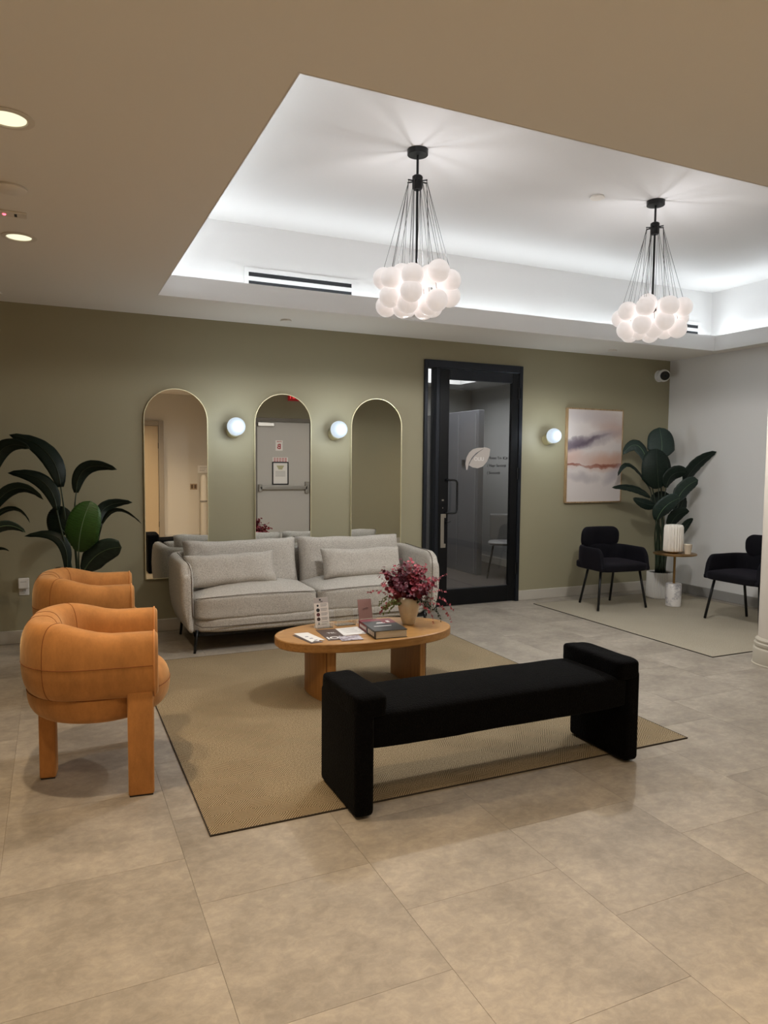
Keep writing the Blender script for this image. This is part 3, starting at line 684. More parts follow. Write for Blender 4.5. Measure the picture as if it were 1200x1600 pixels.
# downlights (recessed)
led = mat('downlight_led', (120, 110, 84), .5, emit=1.12, ecol=(1, .95, .66, 1))
trim_m = mat('downlight_trim', (226, 220, 210), .5)
def downlight(x, y, label, k=1.0):
    t = thing('recessed_downlight', label, 'ceiling light', (x, y, H), 0, 'recessed downlights')
    bm = B(); n = 32
    r_ = [(.088, -.001), (.088, -.004), (.066, -.006), (.062, -.0015), (.062, -.001)]
    rings = [[bm.verts.new((r * math.cos(2 * PI * q / n), r * math.sin(2 * PI * q / n), z)) for q in range(n)] for r, z in r_]
    for i in range(len(rings)):
        j = (i + 1) % len(rings)
        for q in range(n): bm.faces.new((rings[i][q], rings[i][(q + 1) % n], rings[j][(q + 1) % n], rings[j][q]))
    obj('trim_ring', bm, trim_m, t, angle=40)
    bm = B(); lathe(bm, [(.0615, -.0026), (.0615, -.0012)], 32); obj('lens', bm, led, t)
    l = bpy.data.lights.new('downlight_or_fill', 'SPOT'); l.energy = DOWN_W * k; l.color = DOWN_C; l.spot_size = R(98); l.spot_blend = .7; l.shadow_soft_size = .035
    o = bpy.data.objects.new('downlight_or_fill', l); C.objects.link(o); o.parent = t; o.location = (0, 0, -.015)
downlight(-.12, 2.955, 'lit recessed downlight nearest the camera on the left ceiling', 1.5)
downlight(-.14, 4.463, 'lit recessed downlight farther back on the left ceiling', .9)
def cover(x, y, z, r, label):
    t = thing('sprinkler_cover', label, 'ceiling cover', (x, y, z), 0, 'round flush ceiling covers')
    bm = B(); lathe(bm, [(r * .96, -.014), (r, -.012), (r, -.009), (r * .9, -.009), (r * .9, 0)], 32); obj('disc', bm, mat('cover_paint', (236, 231, 223), .6), t, angle=40)
cover(-.148, 3.678, H, .07, 'round flush cover between the two lit downlights')
cover(-.36, 5.986, H, .055, 'round flush cover by the wall at the left edge')
cover(1.83, 6.012, H, .05, 'round flush cover in the soffit above the middle mirror')
cover(5.378, 5.986, H, .05, 'round flush cover in the soffit above the framed art')
cover(3.49, 4.08, ZT, .05, 'round flush cover on the raised ceiling between the chandeliers')
t = thing('emergency_light', 'recessed ceiling emergency light with a small red indicator', 'ceiling light', (-.19, 4.06, H))
bm = B(); box(bm, -.12, .10, -.04, .04, -.008, 0, .003, 1); obj('housing', bm, mat('emergency_housing', (226, 220, 210), .5), t)
for s in (-.055, .05):
    bm = B(); box(bm, s - .006, s + .006, -.02, .02, -.010, -.008); obj('lamp_head', bm, slot_m, t)
bm = B(); lathe(bm, [(.006, -.013), (.009, -.008)], 12); obj('indicator', bm, mat('red_indicator', (255, 60, 80), .4, emit=4, ecol=(1, .1, .15, 1)), t)

# chandeliers
frost = mat('frosted_bubble', (236, 228, 226), .35, emit=BUBBLE_E, ecol=(1, .93, .9, 1))
bsph = bpy.data.meshes.new('bubble'); bm = B(); bmesh.ops.create_uvsphere(bm, u_segments=24, v_segments=16, radius=.066); bm.to_mesh(bsph); bm.free(); bsph.materials.append(frost)
for p_ in bsph.polygons: p_.use_smooth = True
def chandelier(x, y, rz, label, k_=1.0):
    t = thing('bubble_chandelier', label, 'chandelier', (x, y, ZT), rz, 'frosted bubble chandeliers')
    bm = B(); lathe(bm, [(.060, -.032), (.062, -.03), (.062, 0)], 32); obj('canopy', bm, blackm, t, angle=40)
    bm = B(); tube(bm, [(0, 0, -.03), (0, 0, -.74)], .0075, 12); lathe(bm, [(.006, -.78), (.028, -.765), (.028, -.735), (.012, -.725)], 16); obj('rod', bm, blackm, t, angle=40)
    bm = B(); lathe(bm, [(.024, -.232), (.031, -.222), (.031, -.19), (.033, -.188), (.033, -.178), (.031, -.176), (.031, -.155), (.022, -.148)], 24); obj('hub', bm, blackm, t, angle=40)
    spots = []
    for k in range(8): a = 2 * PI * k / 8 + .2; spots.append((.20 * math.cos(a), .20 * math.sin(a), -.775 + .012 * math.sin(3 * a)))
    for k in range(7): a = 2 * PI * k / 7 + .5; spots.append((.185 * math.cos(a), .185 * math.sin(a), -.88 + .012 * math.cos(2 * a)))
    for k in range(4): a = 2 * PI * k / 4 + .6; spots.append((.095 * math.cos(a), .095 * math.sin(a), -.915))
    for k in range(3): a = 2 * PI * k / 3 + 1.1; spots.append((.09 * math.cos(a), .09 * math.sin(a), -.735))
    jr = random.Random(int(x * 100))
    for sx, sy, sz in spots:
        f_ = jr.uniform(.90, 1.12); sx *= f_; sy *= f_; sz += jr.uniform(-.022, .022); sz = max(sz, -.915)
        a = math.atan2(sy, sx); aq = round(a / (PI / 4)) * PI / 4; hx_, hy_ = .058 * math.cos(aq), .058 * math.sin(aq)
        o = link('bubble', bsph, None, t, loc=(sx, sy, sz))
        bm = B(); tube(bm, [(hx_, hy_, -.185), (sx, sy, sz + .06)], .0014, 5); obj('cable', bm, mat('black_cable', (60, 58, 58), .5), t)
    for k in range(8):
        a = k * PI / 4; bm = B(); tube(bm, [(.03 * math.cos(a), .03 * math.sin(a), -.183), (.062 * math.cos(a), .062 * math.sin(a), -.183)], .0045, 8); obj('arm', bm, blackm, t)
    l = bpy.data.lights.new('chandelier_glow', 'SPOT'); l.energy = CHAND_W; l.color = (1, .98, .95); l.spot_size = R(180); l.spot_blend = .12; l.shadow_soft_size = .02; l.energy = CHAND_W * .62 * k_
    o = bpy.data.objects.new('chandelier_glow', l); C.objects.link(o); o.parent = t; o.location = (0, 0, -.988)
    l = bpy.data.lights.new('chandelier_glow', 'AREA'); l.shape = 'DISK'; l.size = .5; l.energy = CHAND_W * .16 * k_; l.color = (1, .98, .95)
    o = bpy.data.objects.new('chandelier_glow', l); C.objects.link(o); o.parent = t; o.location = (0, 0, -.99)
    l = bpy.data.lights.new('chandelier_uplight', 'SPOT'); l.energy = CHAND_UP; l.color = (.98, .97, 1); l.spot_size = R(172); l.spot_blend = .2; l.shadow_soft_size = .02
    o = bpy.data.objects.new('chandelier_uplight', l); C.objects.link(o); o.parent = t; o.location = (.03, 0, -.66); o.rotation_euler = (PI, 0, 0)
chandelier(2.02, 3.96, 0, 'frosted bubble chandelier nearer the camera, hanging over the coffee table', .92)
chandelier(3.92, 3.97, .35, 'frosted bubble chandelier farther right, nearer the white column', 1.3)

# ================================================================== RUGS
def rug(name, x0, x1, y0, y1, m, label):
    t = thing(name, label, 'rug', ((x0 + x1) / 2, (y0 + y1) / 2, 0))
    hx_, hy_ = (x1 - x0) / 2, (y1 - y0) / 2
    bm = B(); box(bm, -hx_ + .004, hx_ - .004, -hy_ + .004, hy_ - .004, 0, .006); obj('pile', bm, m, t)
    bm = B(); box(bm, -hx_, hx_, -hy_, -hy_ + .004, 0, .0065); box(bm, -hx_, hx_, hy_ - .004, hy_, 0, .0065); box(bm, -hx_, -hx_ + .004, -hy_ + .004, hy_ - .004, 0, .0065); box(bm, hx_ - .004, hx_, -hy_ + .004, hy_ - .004, 0, .0065); obj('binding', bm, rug_edge, t)
rug('woven_rug', .524, 3.042, 2.725, 5.34, rugm, 'large beige rug with woven blocks under the coffee table and bench')
rug('flat_rug', 4.51, 6.40, 3.838, 6.08, rugm2, 'pale beige rug under the black chairs in the corner')
ZR = .0066

# ================================================================== SOFA
SX0, SX1, SYF, SYB = .845, 3.02, 5.40, 6.22
scx, scy = (SX0 + SX1) / 2, (SYF + SYB) / 2; SW = (SX1 - SX0) / 2; SD = (SYB - SYF) / 2
sofa = thing('sofa', 'light grey tweed two seat sofa below the arched mirrors', 'sofa', (scx, scy, 0))
th = .045
path = u_path(SW - th, -SD + .035, SD - th, .17, 8, 22)
def sofa_sec(i, t_):
    # rises slightly toward the back; outer face tucks in at the bottom
    y = path[i][1]; top = .688 + .012 * max(0, min(1, (y + SD) / (2 * SD))); uu = max(0, min(1, (y + SD - .035) / .10)); top -= .08 * (1 - math.sqrt(1 - (1 - uu) ** 2))
    zb = .165; out = []
    prof = [(-.045, zb + .02), (-.045, top - .05), (-.04, top - .02), (-.024, top - .004), (.0, top), (.024, top - .004), (.04, top - .022), (.047, top - .06), (.05, .48), (.046, .38), (.030, .28), (.004, .20), (-.015, .17), (-.035, zb)]
    return prof
bm = sweep(path, sofa_sec, cap=.035, capn=5); obj('shell', bm, tweed, sofa, smooth=True)
bm = blob(2 * SW - .13, 2 * SD - .06, .13, 8, 10, c=(0, -.005, .205)); obj('base', bm, tweed, sofa, smooth=True)
# piping along the arm fronts and base
bm = B(); ax = SW - .078
pp = [(-ax - .02, SD - .25, .708), (-ax - .02, -SD + .14, .690), (-ax - .012, -SD + .07, .676), (-ax - .006, -SD + .02, .635), (-ax - .004, -SD + .004, .57), (-ax - .002, -SD + .001, .45), (-ax + .002, -SD + .004, .30), (-ax + .02, -SD + .012, .235), (-ax + .07, -SD + .018, .205), (-ax + .16, -SD + .02, .198), (0, -SD + .02, .198)]
tube(bm, pp, .0035, 6); tube(bm, [(-a, b, c) for a, b, c in pp], .0035, 6); obj('piping', bm, tweed_s, sofa, smooth=True)
SEATW = SW - .095
for s, sd in ((-1, 1), (1, 5)):
    cx = s * SEATW / 2
    bm = blob(SEATW - .004, .66, .19, 10, 16, crown=.07, wrinkle=.004, seed=sd, c=(cx, -SD + .355, .335)); o = obj('seat_cushion', bm, tweed, sofa, smooth=True)
    bm = B(); yf = -SD + .028; hw_ = SEATW / 2 - .012; pts = []
    for k in range(21):
        u = -1 + 2 * k / 20; pts.append((cx + u * hw_, yf + .012 * abs(u) ** 6, .417 + .014 * (1 - u * u)))
    tube(bm, pts, .003, 6); obj('piping', bm, tweed_s, o, smooth=True)
for s, sd in ((-1, 2.2), (1, 8.1)):
    cx = s * (SEATW / 2 - .005)
    bm = cushion(SEATW - .015, .43, .22, 8, .5, 26, .04, .014, sd)
    bm.transform(T(cx, .205, .585, R(-14), 0, R(-1.2 * s))); obj('back_cushion', bm, tweed, sofa, smooth=True)
for sx in (-1, 1):
    for yy in (-SD + .06, SD - .1):
        bm = B(); tube(bm, [(sx * (SW - .12), yy, .175), (sx * (SW - .1), yy, 0)], [.013, .010], 12); obj('leg', bm, blackm, sofa, smooth=True)
bm = B(); box(bm, -SW + .1, SW - .1, -SD + .05, -SD + .09, .13, .155); box(bm, -SW + .1, SW - .1, SD - .12, SD - .08, .13, .155); box(bm, -SW + .1, -SW + .13, -SD + .05, SD - .08, .13, .155); box(bm, SW - .13, SW - .1, -SD + .05, SD - .08, .13, .155); obj('underframe', bm, blackm, sofa)
def lumbar(x, y, z, rx, rz, ry, label, sd):
    t = thing('lumbar_pillow', label, 'pillow', (x, y, z), 0, 'lumbar pillows on the sofa')
    bm = cushion(.735, .27, .15, 5, .55, 26, .045, .013, sd); bm.transform(T(0, 0, .132, rx, ry, rz)); obj('cover', bm, tweed, t, smooth=True)
    return t
lumbar(1.285, 5.715, .455, R(-22), R(3), R(-1), 'grey tweed lumbar pillow on the left half of the sofa', 3.3)
lumbar(2.42, 5.715, .455, R(-22), R(-1), R(0), 'grey tweed lumbar pillow on the right half of the sofa', 9.7)

# ================================================================== ARMCHAIRS  (local front = +x)
ac = thing('armchair', 'orange velvet barrel armchair nearer the camera', 'armchair', (.155, 3.545, 0), R(-7), 'orange velvet armchairs')
AHW, AT = .268, .082
ap = u_path(AHW, -.262, .292 - AT, .19, 10, 5)      # front at -y; rotated below
def arm_sec(i, t_):
    y = ap[i][1]; u = max(0, min(1, (y + .1) / .25)); top = .705 + .05 * u * u * (3 - 2 * u); bot = .425
    return superloop(AT, (top - bot) / 2, (top + bot) / 2, 2.7, 32)
ROT = Matrix.Rotation(PI / 2, 4, 'Z')            # -y front -> +x front
bm = sweep(ap, arm_sec, cap=.022, capn=5); bm.transform(ROT); ring_o = obj('arm_back_roll', bm, velvet, ac, smooth=True)
def loop_at(i, grow=.0015, adv=0):
    t_ = (Vector(ap[min(i + 1, len(ap) - 1)]) - Vector(ap[max(i - 1, 0)])).normalized(); nr = Vector((-t_.y, t_.x))
    s = arm_sec(i, 0); zc_ = sum(b for a, b in s) / len(s)
    return [ROT @ Vector((ap[i][0] + nr.x * a * (1 + grow / AT) + t_.x * adv, ap[i][1] + nr.y * a * (1 + grow / AT) + t_.y * adv, zc_ + (b - zc_) * (1 + grow / .14))) for a, b in s]
n_ = len(ap)
for i, adv in ((0, -.006), (n_ - 1, .006)):
    bm = B(); ring_tube(bm, loop_at(i, .001, adv), .0045); obj('piping', bm, velvet_t, ring_o, smooth=True)
bm = B()
for i in (9, 16, n_ - 17, n_ - 10): ring_tube(bm, loop_at(i, .0003), .0016, 5)
tube(bm, [ROT @ Vector((p[0] + nx * (AT + .0003), p[1] + ny * (AT + .0003), .575)) for p, nx, ny in [(ap[i], *((lambda t_: (-t_.y, t_.x))((Vector(ap[min(i + 1, n_ - 1)]) - Vector(ap[max(i - 1, 0)])).normalized()))) for i in range(n_)]], .0016, 5)
obj('seam', bm, seam_m, ring_o, smooth=True)
bm = B(); prof = []
for k in range(17):
    a = -PI / 2 + PI * k / 16; prof.append((.225 + .085 * math.copysign(abs(math.cos(a)) ** .8, math.cos(a)), .415 + .105 * math.sin(a)))
prof = [(.02, prof[0][1])] + prof + [(.12, .527), (.02, .53)]
lathe(bm, prof, 48); bm.transform(Matrix.Translation((.028, 0, 0)) @ Matrix.Scale(1.0, 4, (1, 0, 0))); o = obj('seat', bm, velvet, ac, smooth=True)
bm = B(); ring_tube(bm, [(.028 + .3105 * math.cos(2 * PI * k / 48), .3105 * math.sin(2 * PI * k / 48), .43) for k in range(48)], .0016, 5); obj('seam', bm, seam_m, o, smooth=True)
for s in (-1, 1):
    bm = B(); box(bm, .155, .262, .270 if s > 0 else -.336, .336 if s > 0 else -.270, .004, .46, .01, 3); o = obj('leg', bm, velvet, ac, angle=40)
    bm = B(); box(bm, .16, .257, s * .303 - .028, s * .303 + .028, 0, .005); obj('foot_pad', bm, blackm, o)
bm = B(); box(bm, -.235, -.165, -.042, .042, .004, .47, .01, 3); o = obj('leg', bm, velvet, ac, angle=40)
bm = B(); box(bm, -.23, -.17, -.037, .037, 0, .005); obj('foot_pad', bm, blackm, o)
dup(ac, (.168, 4.835, 0), R(-4), 'orange velvet barrel armchair farther back, nearer the olive wall')
# small round table by the farther armchair
t = thing('round_side_table', 'small round stone side table mostly hidden behind the orange armchairs', 'table', (.46, 5.42, 0))
stone = mat('grey_stone', (172, 164, 152), .35, var=.25, vscale=14)
bm = B(); lathe(bm, [(.125, .335), (.13, .34), (.13, .352), (.125, .357)], 40); obj('table_top', bm, stone, t, angle=40)
bm = B(); lathe(bm, [(.03, .01), (.03, .334)], 20); obj('stem', bm, blackm, t, angle=40)
bm = B(); lathe(bm, [(.1, 0), (.1, .008), (.04, .012)], 32); obj('base', bm, blackm, t, angle=40)

# ================================================================== BENCH
bn = thing('upholstered_bench', 'black boucle bench with rolled ends at the front of the rug', 'bench', (1.828, 2.812, ZR))
BH, BD = .748, .212
bm = blob(2 * BH - .05, 2 * BD - .008, .155, 11, 22, crown=.02, wrinkle=.002, seed=4, c=(0, 0, .350)); obj('seat', bm, boucle, bn, smooth=True)
for s in (-1, 1):
    bm = B(); xo = s * BH; box(bm, min(xo, xo - s * .085), max(xo, xo - s * .085), -BD, BD, 0.004, .45, .022, 4); o = obj('side_panel', bm, boucle, bn, angle=50)
    bm = B(); box(bm, -.03, .03, -.16, .16, 0, .006); bm.transform(Matrix.Translation((xo - s * .042, 0, 0))); obj('foot_pad', bm, blackm, o)
    bm = blob(.150, 2 * BD + .006, .10, 7, 14, wrinkle=.004, seed=s * 3, c=(xo - s * .073, 0, .455)); obj('end_roll', bm, boucle, bn, smooth=True)

# ================================================================== COFFEE TABLE
ct = thing('coffee_table', 'oval oak coffee table with two rounded pedestal legs', 'table', (1.805, 4.20, ZR))
TZ = .38 - ZR
bm = B(); n = 72; TA, TB = .59, .312
def oval(a, b, z, p=2.25):
    out = []
    for k in range(n):
        q = 2 * PI * k / n; c, s = math.cos(q), math.sin(q)
        out.append(bm.verts.new((a * math.copysign(abs(c) ** (2 / p), c), b * math.copysign(abs(s) ** (2 / p), s), z)))
    return out
rg = [oval(TA - .006, TB - .006, TZ - .055), oval(TA, TB, TZ - .049), oval(TA, TB, TZ - .005), oval(TA - .005, TB - .005, TZ)]
for i in range(3):
    for k in range(n): bm.faces.new((rg[i][k], rg[i][(k + 1) % n], rg[i + 1][(k + 1) % n], rg[i + 1][k]))
bm.faces.new(rg[0][::-1]); bm.faces.new(rg[-1]); obj('table_top', bm, oak, ct, angle=30)
for s in (-1, 1):
    # D shaped pedestal: flat side inward, rounded side outward
    bm = B(); fx = s * .285; pts = []
    for k in range(19):
        a = -PI / 2 + PI * k / 18; pts.append((fx + s * .095 * max(0, math.cos(a)) ** .8, .22 * math.sin(a)))
    A = [bm.verts.new((x, y, 0)) for x, y in pts]; A2 = [bm.verts.new((x, y, TZ - .055)) for x, y in pts]; m_ = len(pts)
    for k in range(m_): bm.faces.new((A[k], A[(k + 1) % m_], A2[(k + 1) % m_], A2[k]))
    bm.faces.new(A[::-1]); bm.faces.new(A2); o = obj('pedestal_leg', bm, oak_v, ct, angle=40)
    for a in (-1.1, 1.1):
        bm = B(); x, y = fx + s * .0955 * math.cos(a) ** .8, .2205 * math.sin(a); box(bm, x - .0015, x + .0015, y - .0015, y + .0015, .002, TZ - .06); obj('joint_line', bm, mat('dark_joint', (88, 54, 24), .7), o)
ZTT = .3802
# acrylic holders and leaflets
def holder(x, y, w_, h_, rz, label):
    t = thing('leaflet_holder', label, 'holder', (x, y, ZTT), rz, 'clear acrylic leaflet holders')
    bm = B(); box(bm, -w_ / 2, w_ / 2, .0, .0025, .0, h_); bm.transform(Matrix.Rotation(R(-14), 4, 'X')); obj('back_panel', bm, acryl, t)
    bm = B(); box(bm, -w_ / 2, w_ / 2, -.035, .03, 0, .0025); obj('base_panel', bm, acryl, t)
    bm = B(); box(bm, -w_ / 2, w_ / 2, -.038, -.0355, 0, .035); obj('front_lip', bm, acryl, t)
    bm = B(); tube(bm, [(-w_ / 2, -.037, .036), (w_ / 2, -.037, .036)], .0018, 5); tube(bm, [(-w_ / 2, -.037, .001), (w_ / 2, -.037, .001)], .0012, 5); [tube(bm, [Vector((q, -.037, .001)), Vector((q, -.037, .036))], .0014, 5) for q in (-w_ / 2, w_ / 2)]; [tube(bm, [Vector((q, .0012, 0)), Vector((q, .0012 + h_ * .2419, h_ * .9703))], .0010, 5) for q in (-w_ / 2, w_ / 2)]; tube(bm, [(-w_ / 2, .0012 + h_ * .2419, h_ * .9703), (w_ / 2, .0012 + h_ * .2419, h_ * .9703)], .0008, 5); obj('edge_glint', bm, mat('acrylic_edge_glint', (232, 228, 214), .2), t)  # pale rods paint in the glint along the clear edges
    return t
holder(1.575, 4.36, .112, .10, 0, 'clear acrylic holder with the tall white leaflet, leftmost on the table')
holder(1.735, 4.385, .13, .105, R(-3), 'empty clear acrylic holder in the middle of the table')
holder(1.885, 4.375, .112, .10, 0, 'clear acrylic holder with the dusky pink leaflet')
def leaflet(x, y, w_, h_, m, label, deco):
    t = thing('leaflet', label, 'leaflet', (x, y, ZTT + .003), 0)
    bm = B(); box(bm, -w_ / 2, w_ / 2, -.004, -.0012, .0, h_); obj('sheet', bm, m, t)
    deco(t)
    for c in t.children: c.data.transform(Matrix.Rotation(R(-14), 4, 'X'))
def deco1(t):
    bm = B(); box(bm, -.049, .049, -.0045, -.004, .155, .189); obj('header_band', bm, mat('grey_header', (176, 166, 160), .7), t)
    bm = B(); box(bm, -.012, .0, -.005, -.0045, .17, .180); box(bm, -.004, .012, -.005, -.0045, .162, .166); obj('header_mark', bm, dark_t, t)
    for k, (r_, m) in enumerate(((.007, dark_t), (.012, dark_t), (.012, mat('maroon_photo', (92, 44, 44), .7)), (.012, mat('brown_photo', (60, 40, 34), .7)), (.007, dark_t))):
        bm = B(); tube(bm, [(-.024, -.0042, .138 - k * .029), (-.024, -.005, .138 - k * .029)], r_, 16); obj('round_photo', bm, m, t)
    bm = B()
    for k in range(5):
        for q in range(3): box(bm, -.005, .04 - .006 * (q == 2), -.0045, -.004, .146 - k * .029 - q * .007, .149 - k * .029 - q * .007)
    obj('text_lines', bm, grey_t, t)
leaflet(1.572, 4.362, .098, .19, mat('leaflet_paper', (224, 214, 204), .7), 'tall white leaflet with a column of small round photos', deco1)
def deco2(t):
    bm = B(); pts = [(-.02, -.0046, .088), (-.004, -.0046, .094), (.014, -.0046, .098), (.022, -.0046, .094)]; tube(bm, pts, .0014, 5); tube(bm, [(-.014, -.0046, .082), (.004, -.0046, .090), (.02, -.0046, .088)], .0012, 5); obj('script_mark', bm, mat('mauve_print', (110, 82, 80), .7), t)
leaflet(1.885, 4.377, .098, .155, mat('dusky_pink_card', (158, 120, 112), .6), 'plain dusky pink leaflet standing in an acrylic holder', deco2)
def flat(name, label, cat, pts, m, z0, th_=.0012):
    cx = sum(a for a, b in pts) / len(pts); cy = sum(b for a, b in pts) / len(pts)
    t = thing(name, label, cat, (cx, cy, ZTT + z0)); bm = B()
    a = [bm.verts.new((x - cx, y - cy, 0)) for x, y in pts]; b = [bm.verts.new((x - cx, y - cy, th_)) for x, y in pts]; bm.faces.new(a[::-1]); bm.faces.new(b)
    for i in range(len(pts)): bm.faces.new((a[i], a[(i + 1) % len(pts)], b[(i + 1) % len(pts)], b[i]))
    obj('sheet', bm, m, t); return t
brown = mat('brown_card', (84, 66, 58), .6)
flat('brown_card', 'dark brown card half hidden under the notched white card', 'card', [(1.325, 4.225), (1.40, 4.235), (1.445, 4.0), (1.365, 3.985)], brown, 0)
wc = [(1.345, 4.262), (1.436, 4.256)]
for k in range(5): wc += [(1.468 - .020 * k, 4.032 - .004 * k + (.0 if k % 2 == 0 else .016)), (1.458 - .020 * k, 4.032 - .004 * k + (.0 if k % 2 == 0 else .016))]
t = flat('notched_card', 'white card with a notched edge, leftmost on the table', 'card', wc, paper, .0014)
bm = B()
for k in range(4): box(bm, -.034 + .012 * k, -.014 + .012 * k, .075 - .05 * k, .09 - .05 * k, .0012, .0016)
obj('print', bm, mat('grey_violet_print', (140, 132, 142), .7), t)
t = flat('brown_brochure', 'dark brown brochure with big white letters lying on the table', 'brochure', [(1.503, 4.304), (1.64, 4.285), (1.625, 3.995), (1.485, 4.015)], brown, 0)
text('lettering', 'ION', .075, paper, t, T(.0, -.085, .0013, 0, 0, R(-4))); text('lettering', 'TSL', .036, paper, t, T(.006, .04, .0013, 0, 0, R(-4)))
t = flat('white_flyer', 'white flyer with faint print, lying by the empty holder', 'flyer', [(1.63, 4.285), (1.785, 4.285), (1.765, 4.09), (1.615, 4.095)], paper, .0014)
bm = B()
for k in range(5): box(bm, -.05, .05 - .01 * (k % 2), .06 - k * .025, .063 - k * .025, .0012, .0015)
box(bm, .045, .068, -.085, -.072, .0012, .0015); obj('print', bm, grey_t, t)
t = flat('photo_postcard', 'small pale photo postcard at the front edge of the table', 'postcard', [(1.568, 4.076), (1.705, 4.072), (1.69, 3.955), (1.552, 3.965)], mat('postcard_print', (196, 188, 194), .5, col2=(120, 104, 112), var=.4, vscale=26, r0=.42, r1=.55), .0028)
# book
t = thing('thick_book', 'thick book with dark and red cover beside the cream vase', 'book', (1.875, 4.09, ZTT), R(-5))
bw, bd, bh_ = .105, .165, .05
bm = B(); box(bm, -bw + .006, bw - .004, -bd + .004, bd - .004, .003, bh_ - .003); obj('pages', bm, mat('book_pages', (236, 226, 206), .8, bump=.6, bscale=30, bstretch=(1, 1, 40)), t)
cov = mat('dark_cover', (56, 56, 54), .45); redc = mat('red_cover', (134, 54, 62), .45)
bm = B(); box(bm, -bw, bw, -bd, bd, 0, .003); box(bm, -bw, bw, -bd, bd * .62, bh_ - .003, bh_); box(bm, -bw, -bw + .004, -bd, .0, .003, bh_ - .003); o = obj('cover', bm, cov, t)
bm = B(); box(bm, -bw, bw, bd * .62, bd, bh_ - .003, bh_); box(bm, -bw, -bw + .004, .0, bd, .003, bh_ - .003); box(bm, .02, bw, .03, bd * .62, bh_, bh_ + .0005); obj('red_panel', bm, redc, t)
bm = B(); box(bm, -.07, .045, -.045, -.033, bh_, bh_ + .0006); box(bm, -.03, .03, .03, .042, bh_ + .0005, bh_ + .0009); box(bm, -.02, .02, .05, .058, bh_, bh_ + .0009); box(bm, .05, .07, .05, .095, bh_ + .0005, bh_ + .0009); obj('title_print', bm, paper, t)
bm = B()
for k in range(4): box(bm, -bw - .0006, -bw, -.14 + k * .03, -.12 + k * .03, .012, .038)
for k in range(5): box(bm, -bw - .0006, -bw, .02 + k * .025, .036 + k * .025, .016, .034)
obj('spine_print', bm, paper, t)
# vase and arrangement
VX, VY = 2.135, 4.24
vz = thing('flower_vase', 'cream tapered vase holding the red arrangement on the coffee table', 'vase', (VX, VY, ZTT))
bm = B(); prof = [(.034, 0), (.040, .004), (.052, .04), (.066, .09), (.075, .13), (.077, .155), (.074, .172), (.066, .182), (.060, .186), (.056, .182), (.058, .16), (.05, .12)]
lathe(bm, prof, 36); obj('body', bm, vase_m, vz, smooth=True)
fl = thing('leaf_arrangement', 'arrangement of crimson eucalyptus sprigs spilling from the cream vase', 'flowers', (VX, VY, ZTT + .125))
rnd = random.Random(11)
def disc_leaf(bm, p, nrm, r, bend=.25):
    u = nrm.orthogonal().normalized(); v = nrm.cross(u); q = [bm.verts.new(p + nrm * (-r * bend))]
    ring = [bm.verts.new(p + (u * math.cos(a) + v * math.sin(a) * .88) * r) for a in [2 * PI * k / 7 for k in range(7)]]
    for k in range(7): bm.faces.new((q[0], ring[k], ring[(k + 1) % 7]))
def sprig(d, L_, droop, m, rl, nl):
    bm = B(); p = Vector((rnd.uniform(-.02, .02), rnd.uniform(-.02, .02), .0)); pts = [p.copy()]; dirv = d.normalized(); n2 = 9
    for k in range(n2):
        dirv = (dirv + Vector((0, 0, -droop * (k / n2)))).normalized(); p = p + dirv * L_ / n2; pts.append(p.copy())
    tube(bm, pts, [.0016 - .0001 * k for k in range(len(pts))], 4)
    for k in range(nl):
        f = .28 + .72 * (k + rnd.random() * .6) / nl; i = min(n2 - 1, int(f * n2)); q = pts[i].lerp(pts[i + 1], min(1, f * n2 - i))
        tdir = (pts[i + 1] - pts[i]).normalized(); side = tdir.orthogonal(); side = Matrix.Rotation(rnd.uniform(0, 2 * PI), 3, tdir) @ side.normalized()
        r_ = rl * (1.15 - .55 * f) * rnd.uniform(.75, 1.15)
        disc_leaf(bm, q + side * r_ * .9, (side * .25 + tdir * .6 + Vector((rnd.uniform(-.6, .6), rnd.uniform(-.9, .2), rnd.uniform(0, .8)))).normalized(), r_)
    obj('red_sprig' if m in (flower_a, flower_b, flower_c) else 'fern_sprig', bm, m, fl)
for k in range(84):
    a = rnd.uniform(0, 2 * PI); tl = rnd.uniform(.05, 1.05); d = Vector((math.cos(a) * tl, math.sin(a) * tl, 1.0))
    sprig(d, rnd.uniform(.22, .345) * (1 - .12 * tl), .16 * tl, [flower_a, flower_c, flower_a, flower_c, flower_b][k % 5], .021, 13)
rgt = rt
for d, L_, dr in ((rgt * 1 + Vector((0, 0, .5)), .36, .45), (rgt * .9 + Vector((0, -.3, .35)), .34, .55), (rgt * .6 + Vector((0, -.6, .3)), .27, .7), (rgt * 1.1 + Vector((0, .2, .75)), .30, .25), (-rgt * 1.1 + Vector((0, -.2, .75)), .30, .22), (-rgt * .9 + Vector((0, -.3, .35)), .24, .5), (rgt * .8 + Vector((0, 0, .95)), .32, .1)):
    sprig(Vector(d), L_, dr, flower_b, .0125, 17)
for k in range(7): sprig(-rgt * rnd.uniform(.6, 1.1) + Vector((0, rnd.uniform(-.6, .1), rnd.uniform(.25, .6))), rnd.uniform(.19, .25), .42, fern_m, .010, 20)
for k in range(7): sprig(rgt * rnd.uniform(-.2, 1.2) + Vector((0, rnd.uniform(-.6, .1), rnd.uniform(.25, .45))), rnd.uniform(.17, .27), .5, fern_d, .009, 18)

